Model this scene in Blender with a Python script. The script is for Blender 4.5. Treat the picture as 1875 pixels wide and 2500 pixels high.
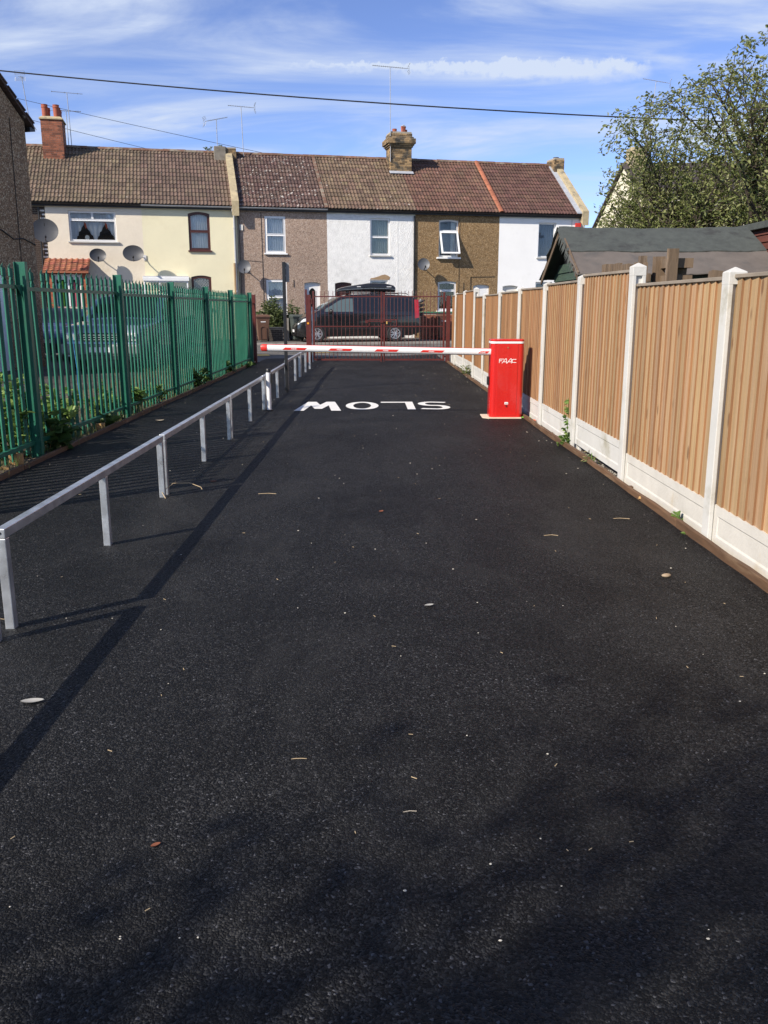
import bpy, bmesh, math, random
import numpy as np
from mathutils import Vector, Matrix
R = math.radians
random.seed(7)
rng = np.random.default_rng(7)
scn = bpy.context.scene
for o in list(bpy.data.objects): bpy.data.objects.remove(o)
COL = scn.collection

# ------------------------------------------------------------------ camera
cam = bpy.data.cameras.new('camera'); camo = bpy.data.objects.new('camera', cam); COL.objects.link(camo)
cam.sensor_fit = 'VERTICAL'; cam.sensor_height = 36.0; cam.lens = 30.24
cam.clip_start = 0.05; cam.clip_end = 3000
camo.location = (0, 0, 1.43); camo.rotation_euler = (R(90 - 13.496), 0, 0)
scn.camera = camo

# ------------------------------------------------------------------ sun, sky, exposure
SUN_TRAVEL = Vector((1.0, 0.84, -0.90)).normalized()
ELEV = math.asin(-SUN_TRAVEL.z); AZ = math.atan2(-SUN_TRAVEL.x, -SUN_TRAVEL.y)   # clockwise from +Y
sun = bpy.data.lights.new('sun', 'SUN'); suno = bpy.data.objects.new('sun', sun); COL.objects.link(suno)
sun.energy = 4.0; sun.angle = R(0.53); sun.color = (1.0, 0.915, 0.80)
suno.rotation_euler = (-SUN_TRAVEL).to_track_quat('Z', 'Y').to_euler(); suno.location = (-20, -14, 25)
world = bpy.data.worlds.new('World'); scn.world = world; world.use_nodes = True
def build_sky():
    nt = world.node_tree; nt.nodes.clear(); N = nt.nodes.new; L = nt.links.new
    out = N('ShaderNodeOutputWorld'); bg = N('ShaderNodeBackground'); bg.inputs[1].default_value = 0.11
    sky = N('ShaderNodeTexSky'); sky.sky_type = 'NISHITA'; sky.sun_disc = False
    sky.sun_elevation = ELEV; sky.sun_rotation = AZ % (2 * math.pi)
    sky.air_density = 0.9; sky.dust_density = 0.0; sky.ozone_density = 4.0; sky.altitude = 2600
    tc = N('ShaderNodeTexCoord'); sep = N('ShaderNodeSeparateXYZ'); L(tc.outputs['Generated'], sep.inputs[0])
    def math_(op, a, b=None, c=None, clamp=False):
        n = N('ShaderNodeMath'); n.operation = op; n.use_clamp = clamp
        for i, v in enumerate((a, b, c)):
            if v is None: continue
            if isinstance(v, (int, float)): n.inputs[i].default_value = v
            else: L(v, n.inputs[i])
        return n.outputs[0]
    def ramp(v, a, b):
        n = N('ShaderNodeMapRange'); n.interpolation_type = 'SMOOTHSTEP'; n.clamp = True
        L(v, n.inputs[0]); n.inputs[1].default_value = a; n.inputs[2].default_value = b
        return n.outputs[0]
    # the cirrus layer: view direction carried onto a flat layer overhead
    zz = math_('MAXIMUM', math_('ADD', sep.outputs[2], 0.10), 0.05)
    px = math_('DIVIDE', sep.outputs[0], zz); py = math_('DIVIDE', sep.outputs[1], zz)
    cv = N('ShaderNodeCombineXYZ'); L(px, cv.inputs[0]); L(py, cv.inputs[1])
    def clouds(scale, rot, stretch, det, lo, hi, dist, seed):
        mp = N('ShaderNodeMapping'); mp.inputs['Rotation'].default_value = (0, 0, R(rot))
        mp.inputs['Scale'].default_value = (stretch[0], stretch[1], 1); mp.inputs['Location'].default_value = (seed, seed * .7, seed * .3)
        L(cv.outputs[0], mp.inputs[0])
        nz = N('ShaderNodeTexNoise'); nz.inputs['Scale'].default_value = scale; nz.inputs['Detail'].default_value = det
        nz.inputs['Roughness'].default_value = 0.58; nz.inputs['Distortion'].default_value = dist
        L(mp.outputs[0], nz.inputs['Vector'])
        return ramp(nz.outputs[0], lo, hi)
    big = clouds(0.55, 12, (1.0, 1.0), 3, 0.26, 0.60, 0.3, 4.1)
    wisp = clouds(1.15, 20, (0.6, 1.35), 9, 0.34, 0.76, 1.3, 2.3)
    fine = clouds(3.6, -24, (0.5, 1.4), 10, 0.35, 0.75, 1.2, 8.8)
    veil = math_('MULTIPLY', big, math_('ADD', math_('MULTIPLY', wisp, 0.82), math_('MULTIPLY', math_('MULTIPLY', fine, wisp), 0.55)))
    # an ageing contrail with ragged hanging edges
    az = math_('DIVIDE', sep.outputs[0], math_('MAXIMUM', sep.outputs[1], 0.05))
    el = math_('DIVIDE', sep.outputs[2], math_('MAXIMUM', sep.outputs[1], 0.05))
    wob = N('ShaderNodeTexNoise'); wob.inputs['Scale'].default_value = 62; wob.inputs['Detail'].default_value = 6; wob.inputs['Roughness'].default_value = .62
    L(tc.outputs['Generated'], wob.inputs['Vector'])
    wn = math_('SUBTRACT', wob.outputs[0], 0.5)
    line = math_('ADD', math_('MULTIPLY', az, -0.006), 0.2475)
    dist = math_('ADD', math_('SUBTRACT', line, el), math_('MULTIPLY', wn, 0.026))
    wid = math_('ADD', math_('MULTIPLY', ramp(az, -0.12, 0.26), 0.0058), 0.0020)
    rel = math_('DIVIDE', dist, wid)
    band = math_('MULTIPLY', ramp(rel, -1.25, -0.35), math_('SUBTRACT', 1.0, ramp(rel, 0.3, 2.1)))
    band = math_('MULTIPLY', band, math_('MULTIPLY', ramp(az, -0.15, 0.12), math_('SUBTRACT', 1.0, ramp(az, 0.272, 0.290))))
    band = math_('MULTIPLY', band, math_('ADD', math_('MULTIPLY', wob.outputs[0], 2.0), -0.35, None, True))
    allc = math_('ADD', veil, math_('MULTIPLY', band, 1.15), None, True)
    allc = math_('MULTIPLY', allc, ramp(sep.outputs[2], 0.0, 0.12))
    sat = N('ShaderNodeHueSaturation'); sat.inputs['Hue'].default_value = 0.512; sat.inputs['Saturation'].default_value = 1.0; sat.inputs['Value'].default_value = 1.0
    L(sky.outputs[0], sat.inputs['Color'])
    mix = N('ShaderNodeMixRGB'); mix.inputs[2].default_value = (3.4, 3.9, 4.9, 1)
    L(allc, mix.inputs[0]); L(sat.outputs[0], mix.inputs[1]); L(mix.outputs[0], bg.inputs[0]); L(bg.outputs[0], out.inputs[0])
build_sky()
scn.view_settings.view_transform = 'Standard'; scn.view_settings.look = 'None'
scn.view_settings.gamma = 1.0; scn.view_settings.use_curve_mapping = False
scn.view_settings.exposure = 0.82
scn.cycles.use_denoising = True
scn.cycles.max_bounces = 8; scn.cycles.transparent_max_bounces = 16

# ------------------------------------------------------------------ mesh builder
class M:
    def __init__(s): s.v = []; s.f = []
    def add(s, vs, fs):
        b = len(s.v); s.v.extend([tuple(p) for p in vs]); s.f.extend([tuple(i + b for i in f) for f in fs]); return s
    def box(s, x0, x1, y0, y1, z0, z1):
        return s.add([(x0,y0,z0),(x1,y0,z0),(x1,y1,z0),(x0,y1,z0),(x0,y0,z1),(x1,y0,z1),(x1,y1,z1),(x0,y1,z1)],
                     [(0,3,2,1),(4,5,6,7),(0,1,5,4),(1,2,6,5),(2,3,7,6),(3,0,4,7)])
    def obox(s, mat, sx, sy, sz):
        vs = [mat @ Vector((a*sx/2, b*sy/2, c*sz/2)) for c in (-1,1) for a, b in ((-1,-1),(1,-1),(1,1),(-1,1))]
        return s.add(vs, [(0,3,2,1),(4,5,6,7),(0,1,5,4),(1,2,6,5),(2,3,7,6),(3,0,4,7)])
    def beam(s, p0, p1, w, h, up=(0,0,1)):
        p0 = Vector(p0); p1 = Vector(p1); d = (p1 - p0); L = d.length; d.normalize(); up = Vector(up)
        if abs(d.dot(up)) > .98: up = Vector((0,1,0))
        x = d.cross(up).normalized(); z = x.cross(d)
        m = Matrix((( x.x, d.x, z.x, 0), (x.y, d.y, z.y, 0), (x.z, d.z, z.z, 0), (0,0,0,1)))
        m.translation = (p0 + p1) / 2
        return s.obox(m, w, L, h)
    def prism(s, pts, d0, d1, axis='y'):
        n = len(pts)
        def P(a, b, d):
            return {'y': (a, d, b), 'x': (d, a, b), 'z': (a, b, d)}[axis]
        vs = [P(a, b, d0) for a, b in pts] + [P(a, b, d1) for a, b in pts]
        fs = [tuple(range(n)), tuple(range(2*n-1, n-1, -1))] + [(i, i+n, (i+1) % n + n, (i+1) % n) for i in range(n)]
        return s.add(vs, fs)
    def tube(s, pts, r, n=8, caps=True):
        pts = [Vector(p) for p in pts]; rs = r if isinstance(r, (list, tuple)) else [r] * len(pts)
        vs = []; fs = []; prev = None
        for i, p in enumerate(pts):
            d = (pts[min(i+1, len(pts)-1)] - pts[max(i-1, 0)])
            d = d.normalized() if d.length > 1e-9 else Vector((0,0,1))
            if prev is None:
                a = d.orthogonal().normalized()
            else:
                a = (prev - d * prev.dot(d)); a = a.normalized() if a.length > 1e-6 else d.orthogonal().normalized()
            prev = a; b = d.cross(a)
            for k in range(n):
                t = 2 * math.pi * k / n
                vs.append(p + (a * math.cos(t) + b * math.sin(t)) * rs[i])
        for i in range(len(pts) - 1):
            for k in range(n):
                fs.append((i*n + k, i*n + (k+1) % n, (i+1)*n + (k+1) % n, (i+1)*n + k))
        if caps:
            fs.append(tuple(range(n-1, -1, -1))); fs.append(tuple((len(pts)-1)*n + k for k in range(n)))
        return s.add(vs, fs)
    def grid(s, fn, nu, nv):
        vs = [fn(i/nu, j/nv) for j in range(nv+1) for i in range(nu+1)]
        return s.add(vs, [(j*(nu+1)+i, j*(nu+1)+i+1, (j+1)*(nu+1)+i+1, (j+1)*(nu+1)+i) for j in range(nv) for i in range(nu)])
    def ell(s, c, r, nu=12, nv=8):
        c = Vector(c)
        return s.grid(lambda u, v: c + Vector((r[0]*math.cos(2*math.pi*u)*math.sin(math.pi*v), r[1]*math.sin(2*math.pi*u)*math.sin(math.pi*v), -r[2]*math.cos(math.pi*v))), nu, nv)
    def disc(s, c, ax, r, n=24):
        c = Vector(c); ax = Vector(ax).normalized(); a = ax.orthogonal().normalized(); b = ax.cross(a)
        return s.add([c + (a*math.cos(2*math.pi*k/n) + b*math.sin(2*math.pi*k/n))*r for k in range(n)], [tuple(range(n))])
    def plate(s, x0, x1, z0, z1, holes, y0, y1, orise=0.0, extra=()):
        """slab in the x-z plane from y0 (front) to y1 with openings (x0,x1,z0,ztop,rise)"""
        hs = [tuple(h) + (0,) * (5 - len(h)) for h in holes]
        xs = {x0, x1} | set(extra)
        if orise: xs |= {x0 + (x1-x0)*k/10 for k in range(1, 10)}
        for h in hs:
            xs |= {h[0], h[1]}
            if h[4]: xs |= {h[0] + (h[1]-h[0])*k/10 for k in range(1, 10)}
        xs = sorted(x for x in xs if x0 - 1e-6 <= x <= x1 + 1e-6)
        def arc(x, a, b, zt, r): 
            return zt - r * ((x - (a+b)/2) / ((b-a)/2))**2 if r else zt
        Q = lambda *p: s.add(p, [tuple(range(len(p)))])
        for xa, xb in zip(xs[:-1], xs[1:]):
            if xb - xa < 1e-6: continue
            xm = (xa+xb)/2
            cov = sorted([h for h in hs if h[0] < xm < h[1]], key=lambda h: h[2])
            la = lb = z0
            segs = []
            for h in cov:
                ta, tb = arc(xa, h[0], h[1], h[3], h[4]), arc(xb, h[0], h[1], h[3], h[4])
                segs.append((la, lb, h[2], h[2])); la, lb = ta, tb
                Q((xa,y0,h[2]),(xb,y0,h[2]),(xb,y1,h[2]),(xa,y1,h[2]))
                Q((xa,y0,ta),(xa,y1,ta),(xb,y1,tb),(xb,y0,tb))
            ea, eb = arc(xa, x0, x1, z1, orise), arc(xb, x0, x1, z1, orise)
            segs.append((la, lb, ea, eb))
            for a0, b0, a1, b1 in segs:
                if a1 - a0 < 1e-6 and b1 - b0 < 1e-6: continue
                Q((xa,y0,a0),(xb,y0,b0),(xb,y0,b1),(xa,y0,a1)); Q((xb,y1,b0),(xa,y1,a0),(xa,y1,a1),(xb,y1,b1))
            Q((xa,y0,ea),(xb,y0,eb),(xb,y1,eb),(xa,y1,ea)); Q((xa,y0,z0),(xa,y1,z0),(xb,y1,z0),(xb,y0,z0))
        for h in hs:
            zt = h[3] - h[4]
            Q((h[0],y0,h[2]),(h[0],y1,h[2]),(h[0],y1,zt),(h[0],y0,zt)); Q((h[1],y1,h[2]),(h[1],y0,h[2]),(h[1],y0,zt),(h[1],y1,zt))
        zo = z1 - orise
        Q((x0,y1,z0),(x0,y0,z0),(x0,y0,zo),(x0,y1,zo)); Q((x1,y0,z0),(x1,y1,z0),(x1,y1,zo),(x1,y0,zo))
        return s
    def xf(s, m):
        s.v = [tuple(m @ Vector(p)) for p in s.v]; return s
    def mesh(s, name, mat, smooth=False):
        me = bpy.data.meshes.new(name); me.from_pydata(s.v, [], s.f); me.validate(); me.update()
        if mat is not None: me.materials.append(mat)
        if smooth:
            me.polygons.foreach_set('use_smooth', [True] * len(me.polygons))
            try: me.set_sharp_from_angle(angle=R(38))
            except Exception: pass
        return me
    def build(s, name, mat, parent=None, smooth=False, bevel=0.0, loc=None, rot=None, seg=2):
        o = bpy.data.objects.new(name, s.mesh(name, mat, smooth)); COL.objects.link(o)
        if parent is not None: o.parent = parent
        if loc is not None: o.location = loc
        if rot is not None: o.rotation_euler = rot
        if bevel:
            b = o.modifiers.new('bevel', 'BEVEL'); b.width = bevel; b.segments = seg; b.limit_method = 'ANGLE'; b.angle_limit = R(35)
        return o
def inst(name, me, parent, loc=(0,0,0), rot=(0,0,0), scale=None):
    o = bpy.data.objects.new(name, me); COL.objects.link(o); o.parent = parent; o.location = loc; o.rotation_euler = rot
    if scale: o.scale = scale
    return o
def tag(o, label, cat, group=None):
    o['label'] = label; o['category'] = cat
    if group: o['group'] = group
    return o
def thing(name, label, cat, loc=(0,0,0), rz=0.0, group=None):
    o = bpy.data.objects.new(name, None); COL.objects.link(o); o.location = loc; o.rotation_euler = (0,0,rz); o.empty_display_size = .1
    return tag(o, label, cat, group)
def struct(o, kind='structure'): o['kind'] = kind; return o
def copy_tree(o, parent=None):
    c = o.copy(); COL.objects.link(c)
    if parent is not None: c.parent = parent
    for ch in [q for q in bpy.data.objects if q.parent == o]: copy_tree(ch, c)
    return c

# ------------------------------------------------------------------ materials
def nodes(name):
    m = bpy.data.materials.new(name); m.use_nodes = True; nt = m.node_tree
    b = nt.nodes['Principled BSDF']
    return m, nt, b, nt.nodes.new, nt.links.new
def mk(name, col, rough=.65, var=.18, scale=5.0, col2=None, c2=(.52,.68), c2scale=1.6, bump=0.0, bscale=60.0, metal=0.0, spec=.5,
       ovar=0.0, coat=0.0, streak=None, rvar=.12, hvar=0.0, isl=0.0):
    m, nt, b, N, L = nodes(name)
    tc = N('ShaderNodeTexCoord'); oi = N('ShaderNodeObjectInfo')
    off = N('ShaderNodeVectorMath'); off.operation = 'MULTIPLY_ADD'
    cmb = N('ShaderNodeCombineXYZ')
    for i in range(3): L(oi.outputs['Random'], cmb.inputs[i])
    L(cmb.outputs[0], off.inputs[0]); off.inputs[1].default_value = (31.7, 17.3, 23.1); L(tc.outputs['Object'], off.inputs[2])
    vec = off.outputs[0]
    if streak:
        mp = N('ShaderNodeMapping'); mp.inputs['Scale'].default_value = streak; L(vec, mp.inputs[0]); svec = mp.outputs[0]
    else: svec = vec
    nz = N('ShaderNodeTexNoise'); nz.inputs['Scale'].default_value = scale; nz.inputs['Detail'].default_value = 7; nz.inputs['Roughness'].default_value = .62
    L(svec, nz.inputs['Vector'])
    mr = N('ShaderNodeMapRange'); mr.inputs[1].default_value = .28; mr.inputs[2].default_value = .72
    mr.inputs[3].default_value = 1 - var; mr.inputs[4].default_value = 1 + var; L(nz.outputs[0], mr.inputs[0])
    cur = None
    rgb = N('ShaderNodeRGB'); rgb.outputs[0].default_value = (*col, 1); cur = rgb.outputs[0]
    if col2 is not None:
        n2 = N('ShaderNodeTexNoise'); n2.inputs['Scale'].default_value = c2scale; n2.inputs['Detail'].default_value = 8; n2.inputs['Roughness'].default_value = .65
        L(svec, n2.inputs['Vector'])
        r2 = N('ShaderNodeMapRange'); r2.interpolation_type = 'SMOOTHSTEP'; r2.inputs[1].default_value = c2[0]; r2.inputs[2].default_value = c2[1]; L(n2.outputs[0], r2.inputs[0])
        mx = N('ShaderNodeMixRGB'); L(r2.outputs[0], mx.inputs[0]); L(cur, mx.inputs[1]); mx.inputs[2].default_value = (*col2, 1); cur = mx.outputs[0]
    hs = N('ShaderNodeHueSaturation'); L(cur, hs.inputs['Color'])
    val = mr.outputs[0]
    if ovar:
        ov = N('ShaderNodeMapRange'); ov.inputs[3].default_value = 1 - ovar; ov.inputs[4].default_value = 1 + ovar; L(oi.outputs['Random'], ov.inputs[0])
        mu = N('ShaderNodeMath'); mu.operation = 'MULTIPLY'; L(val, mu.inputs[0]); L(ov.outputs[0], mu.inputs[1]); val = mu.outputs[0]
    if isl:
        gg = N('ShaderNodeNewGeometry'); iv = N('ShaderNodeMapRange'); iv.inputs[3].default_value = 1 - isl; iv.inputs[4].default_value = 1 + isl; L(gg.outputs['Random Per Island'], iv.inputs[0])
        mi = N('ShaderNodeMath'); mi.operation = 'MULTIPLY'; L(val, mi.inputs[0]); L(iv.outputs[0], mi.inputs[1]); val = mi.outputs[0]
    L(val, hs.inputs['Value'])
    if hvar:
        wn = N('ShaderNodeMath'); wn.operation = 'MULTIPLY'; wn.inputs[1].default_value = 91.7; L(oi.outputs['Random'], wn.inputs[0])
        fr = N('ShaderNodeMath'); fr.operation = 'FRACT'; L(wn.outputs[0], fr.inputs[0])
        hv = N('ShaderNodeMapRange'); hv.inputs[3].default_value = .5 - hvar; hv.inputs[4].default_value = .5 + hvar; L(fr.outputs[0], hv.inputs[0]); L(hv.outputs[0], hs.inputs['Hue'])
    L(hs.outputs[0], b.inputs['Base Color'])
    rr = N('ShaderNodeMapRange'); rr.inputs[3].default_value = max(.03, rough - rvar); rr.inputs[4].default_value = min(1, rough + rvar); L(nz.outputs[0], rr.inputs[0])
    L(rr.outputs[0], b.inputs['Roughness'])
    b.inputs['Metallic'].default_value = metal; b.inputs['Specular IOR Level'].default_value = spec
    if coat: b.inputs['Coat Weight'].default_value = coat; b.inputs['Coat Roughness'].default_value = .04
    if bump:
        nb = N('ShaderNodeTexNoise'); nb.inputs['Scale'].default_value = bscale; nb.inputs['Detail'].default_value = 5; L(svec, nb.inputs['Vector'])
        bp = N('ShaderNodeBump'); bp.inputs['Strength'].default_value = 1.0; bp.inputs['Distance'].default_value = bump; L(nb.outputs[0], bp.inputs['Height'])
        L(bp.outputs[0], b.inputs['Normal'])
    return m
def mk_pebble(name, cols, scale=55.0, bump=.006, patch=None):
    """dashed render: small stones of mixed colour stuck in a coat"""
    m, nt, b, N, L = nodes(name)
    tc = N('ShaderNodeTexCoord'); vo = N('ShaderNodeTexVoronoi'); vo.inputs['Scale'].default_value = scale; L(tc.outputs['Object'], vo.inputs['Vector'])
    sx = N('ShaderNodeSeparateColor'); L(vo.outputs['Color'], sx.inputs[0])
    cr = N('ShaderNodeValToRGB'); e = cr.color_ramp.elements; e[0].position = 0; e[0].color = (*cols[0], 1); e[1].position = 1; e[1].color = (*cols[-1], 1)
    for i, c in enumerate(cols[1:-1]): q = e.new((i+1)/(len(cols)-1)); q.color = (*c, 1)
    L(sx.outputs[0], cr.inputs[0])
    nz = N('ShaderNodeTexNoise'); nz.inputs['Scale'].default_value = 7; nz.inputs['Detail'].default_value = 8; nz.inputs['Roughness'].default_value = .75; L(tc.outputs['Object'], nz.inputs['Vector'])
    n1 = N('ShaderNodeTexNoise'); n1.inputs['Scale'].default_value = .5; n1.inputs['Detail'].default_value = 6; L(tc.outputs['Object'], n1.inputs['Vector'])
    mr = N('ShaderNodeMapRange'); mr.inputs[1].default_value = .3; mr.inputs[2].default_value = .7; mr.inputs[3].default_value = .72; mr.inputs[4].default_value = 1.28; L(nz.outputs[0], mr.inputs[0])
    m1 = N('ShaderNodeMapRange'); m1.inputs[1].default_value = .3; m1.inputs[2].default_value = .7; m1.inputs[3].default_value = .85; m1.inputs[4].default_value = 1.12; L(n1.outputs[0], m1.inputs[0])
    mu = N('ShaderNodeMath'); mu.operation = 'MULTIPLY'; L(mr.outputs[0], mu.inputs[0]); L(m1.outputs[0], mu.inputs[1])
    hs = N('ShaderNodeHueSaturation'); L(cr.outputs[0], hs.inputs['Color']); L(mu.outputs[0], hs.inputs['Value']); L(hs.outputs[0], b.inputs['Base Color'])
    b.inputs['Roughness'].default_value = .85
    bp = N('ShaderNodeBump'); bp.inputs['Distance'].default_value = bump; bp.invert = True; L(vo.outputs['Distance'], bp.inputs['Height'])
    b2 = N('ShaderNodeBump'); b2.inputs['Distance'].default_value = .012; L(nz.outputs[0], b2.inputs['Height']); L(bp.outputs[0], b2.inputs['Normal'])
    L(b2.outputs[0], b.inputs['Normal'])
    return m
def mk_asphalt(name, dark, light, cell=105.0, glint=.02, bump=.004, rough=.62, worn=None, wornw=.35, dust=0.0):
    m, nt, b, N, L = nodes(name)
    tc = N('ShaderNodeTexCoord'); V = tc.outputs['Object']
    wv = N('ShaderNodeTexNoise'); wv.inputs['Scale'].default_value = 30; wv.inputs['Detail'].default_value = 3; L(V, wv.inputs['Vector'])
    ad = N('ShaderNodeVectorMath'); ad.operation = 'MULTIPLY_ADD'; ad.inputs[1].default_value = (.02, .02, .0); L(wv.outputs['Color'], ad.inputs[0]); L(V, ad.inputs[2])
    vo = N('ShaderNodeTexVoronoi'); vo.inputs['Scale'].default_value = cell; vo.inputs['Randomness'].default_value = 1; L(ad.outputs[0], vo.inputs['Vector'])
    sx = N('ShaderNodeSeparateColor'); L(vo.outputs['Color'], sx.inputs[0])
    pw = N('ShaderNodeMath'); pw.operation = 'POWER'; pw.inputs[1].default_value = 3.0; L(sx.outputs[0], pw.inputs[0])
    mx = N('ShaderNodeMixRGB'); mx.inputs[1].default_value = (*dark, 1); mx.inputs[2].default_value = (*light, 1); L(pw.outputs[0], mx.inputs[0])
    gl = N('ShaderNodeMath'); gl.operation = 'GREATER_THAN'; gl.inputs[1].default_value = 1 - glint; L(sx.outputs[1], gl.inputs[0])
    m2 = N('ShaderNodeMixRGB'); m2.inputs[2].default_value = (.07, .07, .073, 1); L(gl.outputs[0], m2.inputs[0]); L(mx.outputs[0], m2.inputs[1])
    # broad patchiness of the laid mat
    n1 = N('ShaderNodeTexNoise'); n1.inputs['Scale'].default_value = .9; n1.inputs['Detail'].default_value = 7; n1.inputs['Roughness'].default_value = .62; n1.inputs['Distortion'].default_value = .5
    L(V, n1.inputs['Vector'])
    m1 = N('ShaderNodeMapRange'); m1.inputs[1].default_value = .32; m1.inputs[2].default_value = .68; m1.inputs[3].default_value = .45; m1.inputs[4].default_value = 1.6; L(n1.outputs[0], m1.inputs[0])
    n3 = N('ShaderNodeTexNoise'); n3.inputs['Scale'].default_value = 14; n3.inputs['Detail'].default_value = 6; n3.inputs['Roughness'].default_value = .7; L(V, n3.inputs['Vector'])
    m3 = N('ShaderNodeMapRange'); m3.inputs[1].default_value = .3; m3.inputs[2].default_value = .7; m3.inputs[3].default_value = .8; m3.inputs[4].default_value = 1.2; L(n3.outputs[0], m3.inputs[0])
    mm = N('ShaderNodeMath'); mm.operation = 'MULTIPLY'; L(m1.outputs[0], mm.inputs[0]); L(m3.outputs[0], mm.inputs[1])
    hs = N('ShaderNodeHueSaturation'); L(m2.outputs[0], hs.inputs['Color']); L(mm.outputs[0], hs.inputs['Value'])
    cur = hs.outputs[0]
    if worn:
        n2 = N('ShaderNodeTexNoise'); n2.inputs['Scale'].default_value = .5; n2.inputs['Detail'].default_value = 9; n2.inputs['Roughness'].default_value = .7; L(V, n2.inputs['Vector'])
        r2 = N('ShaderNodeMapRange'); r2.inputs[1].default_value = .45; r2.inputs[2].default_value = .75; r2.inputs[4].default_value = wornw; L(n2.outputs[0], r2.inputs[0])
        m4 = N('ShaderNodeMixRGB'); m4.inputs[2].default_value = (*worn, 1); L(r2.outputs[0], m4.inputs[0]); L(cur, m4.inputs[1]); cur = m4.outputs[0]
    if dust:
        for sc_, st_, lo_, hi_, amt in ((1.1, (1, .55, 1), .50, .78, dust), (2.6, (1.6, .22, 1), .56, .80, dust*.7), (9.0, (1, 1, 1), .60, .82, dust*.6)):
            mp = N('ShaderNodeMapping'); mp.inputs['Scale'].default_value = st_; L(V, mp.inputs[0])
            nd = N('ShaderNodeTexNoise'); nd.inputs['Scale'].default_value = sc_; nd.inputs['Detail'].default_value = 9; nd.inputs['Roughness'].default_value = .68; nd.inputs['Distortion'].default_value = .6; L(mp.outputs[0], nd.inputs['Vector'])
            rd = N('ShaderNodeMapRange'); rd.inputs[1].default_value = lo_; rd.inputs[2].default_value = hi_; rd.inputs[4].default_value = amt; L(nd.outputs[0], rd.inputs[0])
            md = N('ShaderNodeMixRGB'); md.inputs[2].default_value = (.042,.041,.039,1); L(rd.outputs[0], md.inputs[0]); L(cur, md.inputs[1]); cur = md.outputs[0]
    L(cur, b.inputs['Base Color'])
    rr = N('ShaderNodeMapRange'); rr.inputs[3].default_value = rough - .17; rr.inputs[4].default_value = rough + .25; L(sx.outputs[2], rr.inputs[0]); L(rr.outputs[0], b.inputs['Roughness'])
    b.inputs['Specular IOR Level'].default_value = .20
    # each chip faces its own way
    hh = N('ShaderNodeMath'); hh.operation = 'SUBTRACT'; L(sx.outputs[0], hh.inputs[0]); L(vo.outputs['Distance'], hh.inputs[1])
    bp = N('ShaderNodeBump'); bp.inputs['Distance'].default_value = bump; bp.inputs['Strength'].default_value = 1; L(hh.outputs[0], bp.inputs['Height'])
    b2 = N('ShaderNodeBump'); b2.inputs['Distance'].default_value = .006; L(n3.outputs[0], b2.inputs['Height']); L(bp.outputs[0], b2.inputs['Normal'])
    L(b2.outputs[0], b.inputs['Normal'])
    return m
def mk_glass(name, tint=(.93,.95,.95), dark=.45):
    m, nt, b, N, L = nodes(name)
    nt.nodes.remove(b); out = nt.nodes['Material Output']
    tr = N('ShaderNodeBsdfTransparent'); tr.inputs[0].default_value = (*tint, 1)
    gl = N('ShaderNodeBsdfGlossy'); gl.inputs['Roughness'].default_value = .02; gl.inputs[0].default_value = (1,1,1,1)
    fr = N('ShaderNodeFresnel'); fr.inputs[0].default_value = 1.55
    nz = N('ShaderNodeTexNoise'); nz.inputs['Scale'].default_value = 1.7; tc = N('ShaderNodeTexCoord'); L(tc.outputs['Object'], nz.inputs['Vector'])
    bp = N('ShaderNodeBump'); bp.inputs['Distance'].default_value = .004; L(nz.outputs[0], bp.inputs['Height']); L(bp.outputs[0], gl.inputs['Normal'])
    mu = N('ShaderNodeMath'); mu.operation = 'MULTIPLY_ADD'; mu.inputs[1].default_value = .9; mu.inputs[2].default_value = .0; mu.use_clamp = True; L(fr.outputs[0], mu.inputs[0])
    mx = N('ShaderNodeMixShader'); L(mu.outputs[0], mx.inputs[0]); L(tr.outputs[0], mx.inputs[1]); L(gl.outputs[0], mx.inputs[2]); L(mx.outputs[0], out.inputs[0])
    return m
def mk_leaf(name, c1, c2, c3):
    m, nt, b, N, L = nodes(name)
    g = N('ShaderNodeNewGeometry'); cr = N('ShaderNodeValToRGB'); e = cr.color_ramp.elements
    e[0].color = (*c1, 1); e[1].color = (*c3, 1); q = e.new(.5); q.color = (*c2, 1)
    L(g.outputs['Random Per Island'], cr.inputs[0]); L(cr.outputs[0], b.inputs['Base Color'])
    b.inputs['Roughness'].default_value = .5
    tl = N('ShaderNodeBsdfTranslucent'); L(cr.outputs[0], tl.inputs[0])
    mx = N('ShaderNodeMixShader'); mx.inputs[0].default_value = .38; L(b.outputs[0], mx.inputs[1]); L(tl.outputs[0], mx.inputs[2])
    L(mx.outputs[0], nt.nodes['Material Output'].inputs[0])
    return m

A_NEW = mk_asphalt('fresh_asphalt', (.0016,.0016,.0017), (.033,.0325,.0318), cell=165, glint=.016, bump=.0045, rough=.62, dust=.62)
A_NEW2 = mk_asphalt('fresh_asphalt_second_lay', (.0035,.0035,.0037), (.032,.0315,.031), cell=165, glint=.008, bump=.0045, rough=.62, dust=.6)
A_OLD = mk_asphalt('street_asphalt', (.10,.095,.088), (.20,.19,.175), cell=80, glint=.05, rough=.8, worn=(.21,.19,.165))
A_YARD = mk_asphalt('yard_tarmac', (.05,.046,.042), (.12,.11,.10), cell=70, glint=.05, rough=.8, worn=(.10,.085,.065))
PAVE = mk('concrete_paving', (.27,.25,.22), .85, .18, 3, col2=(.19,.17,.15), bump=.003)
SOIL = mk('soil', (.085,.062,.042), .95, .35, 9, col2=(.16,.13,.10), c2scale=14, bump=.02, bscale=35)
GRASSG = mk('rough_ground', (.07,.085,.03), .95, .35, 3, col2=(.12,.10,.06), c2scale=2, bump=.02, bscale=20)
W_PAINT = mk('road_paint_white', (.70,.69,.655), .7, .12, 14, col2=(.12,.12,.12), c2=(.60,.72), c2scale=42, bump=.002, bscale=90)
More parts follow.
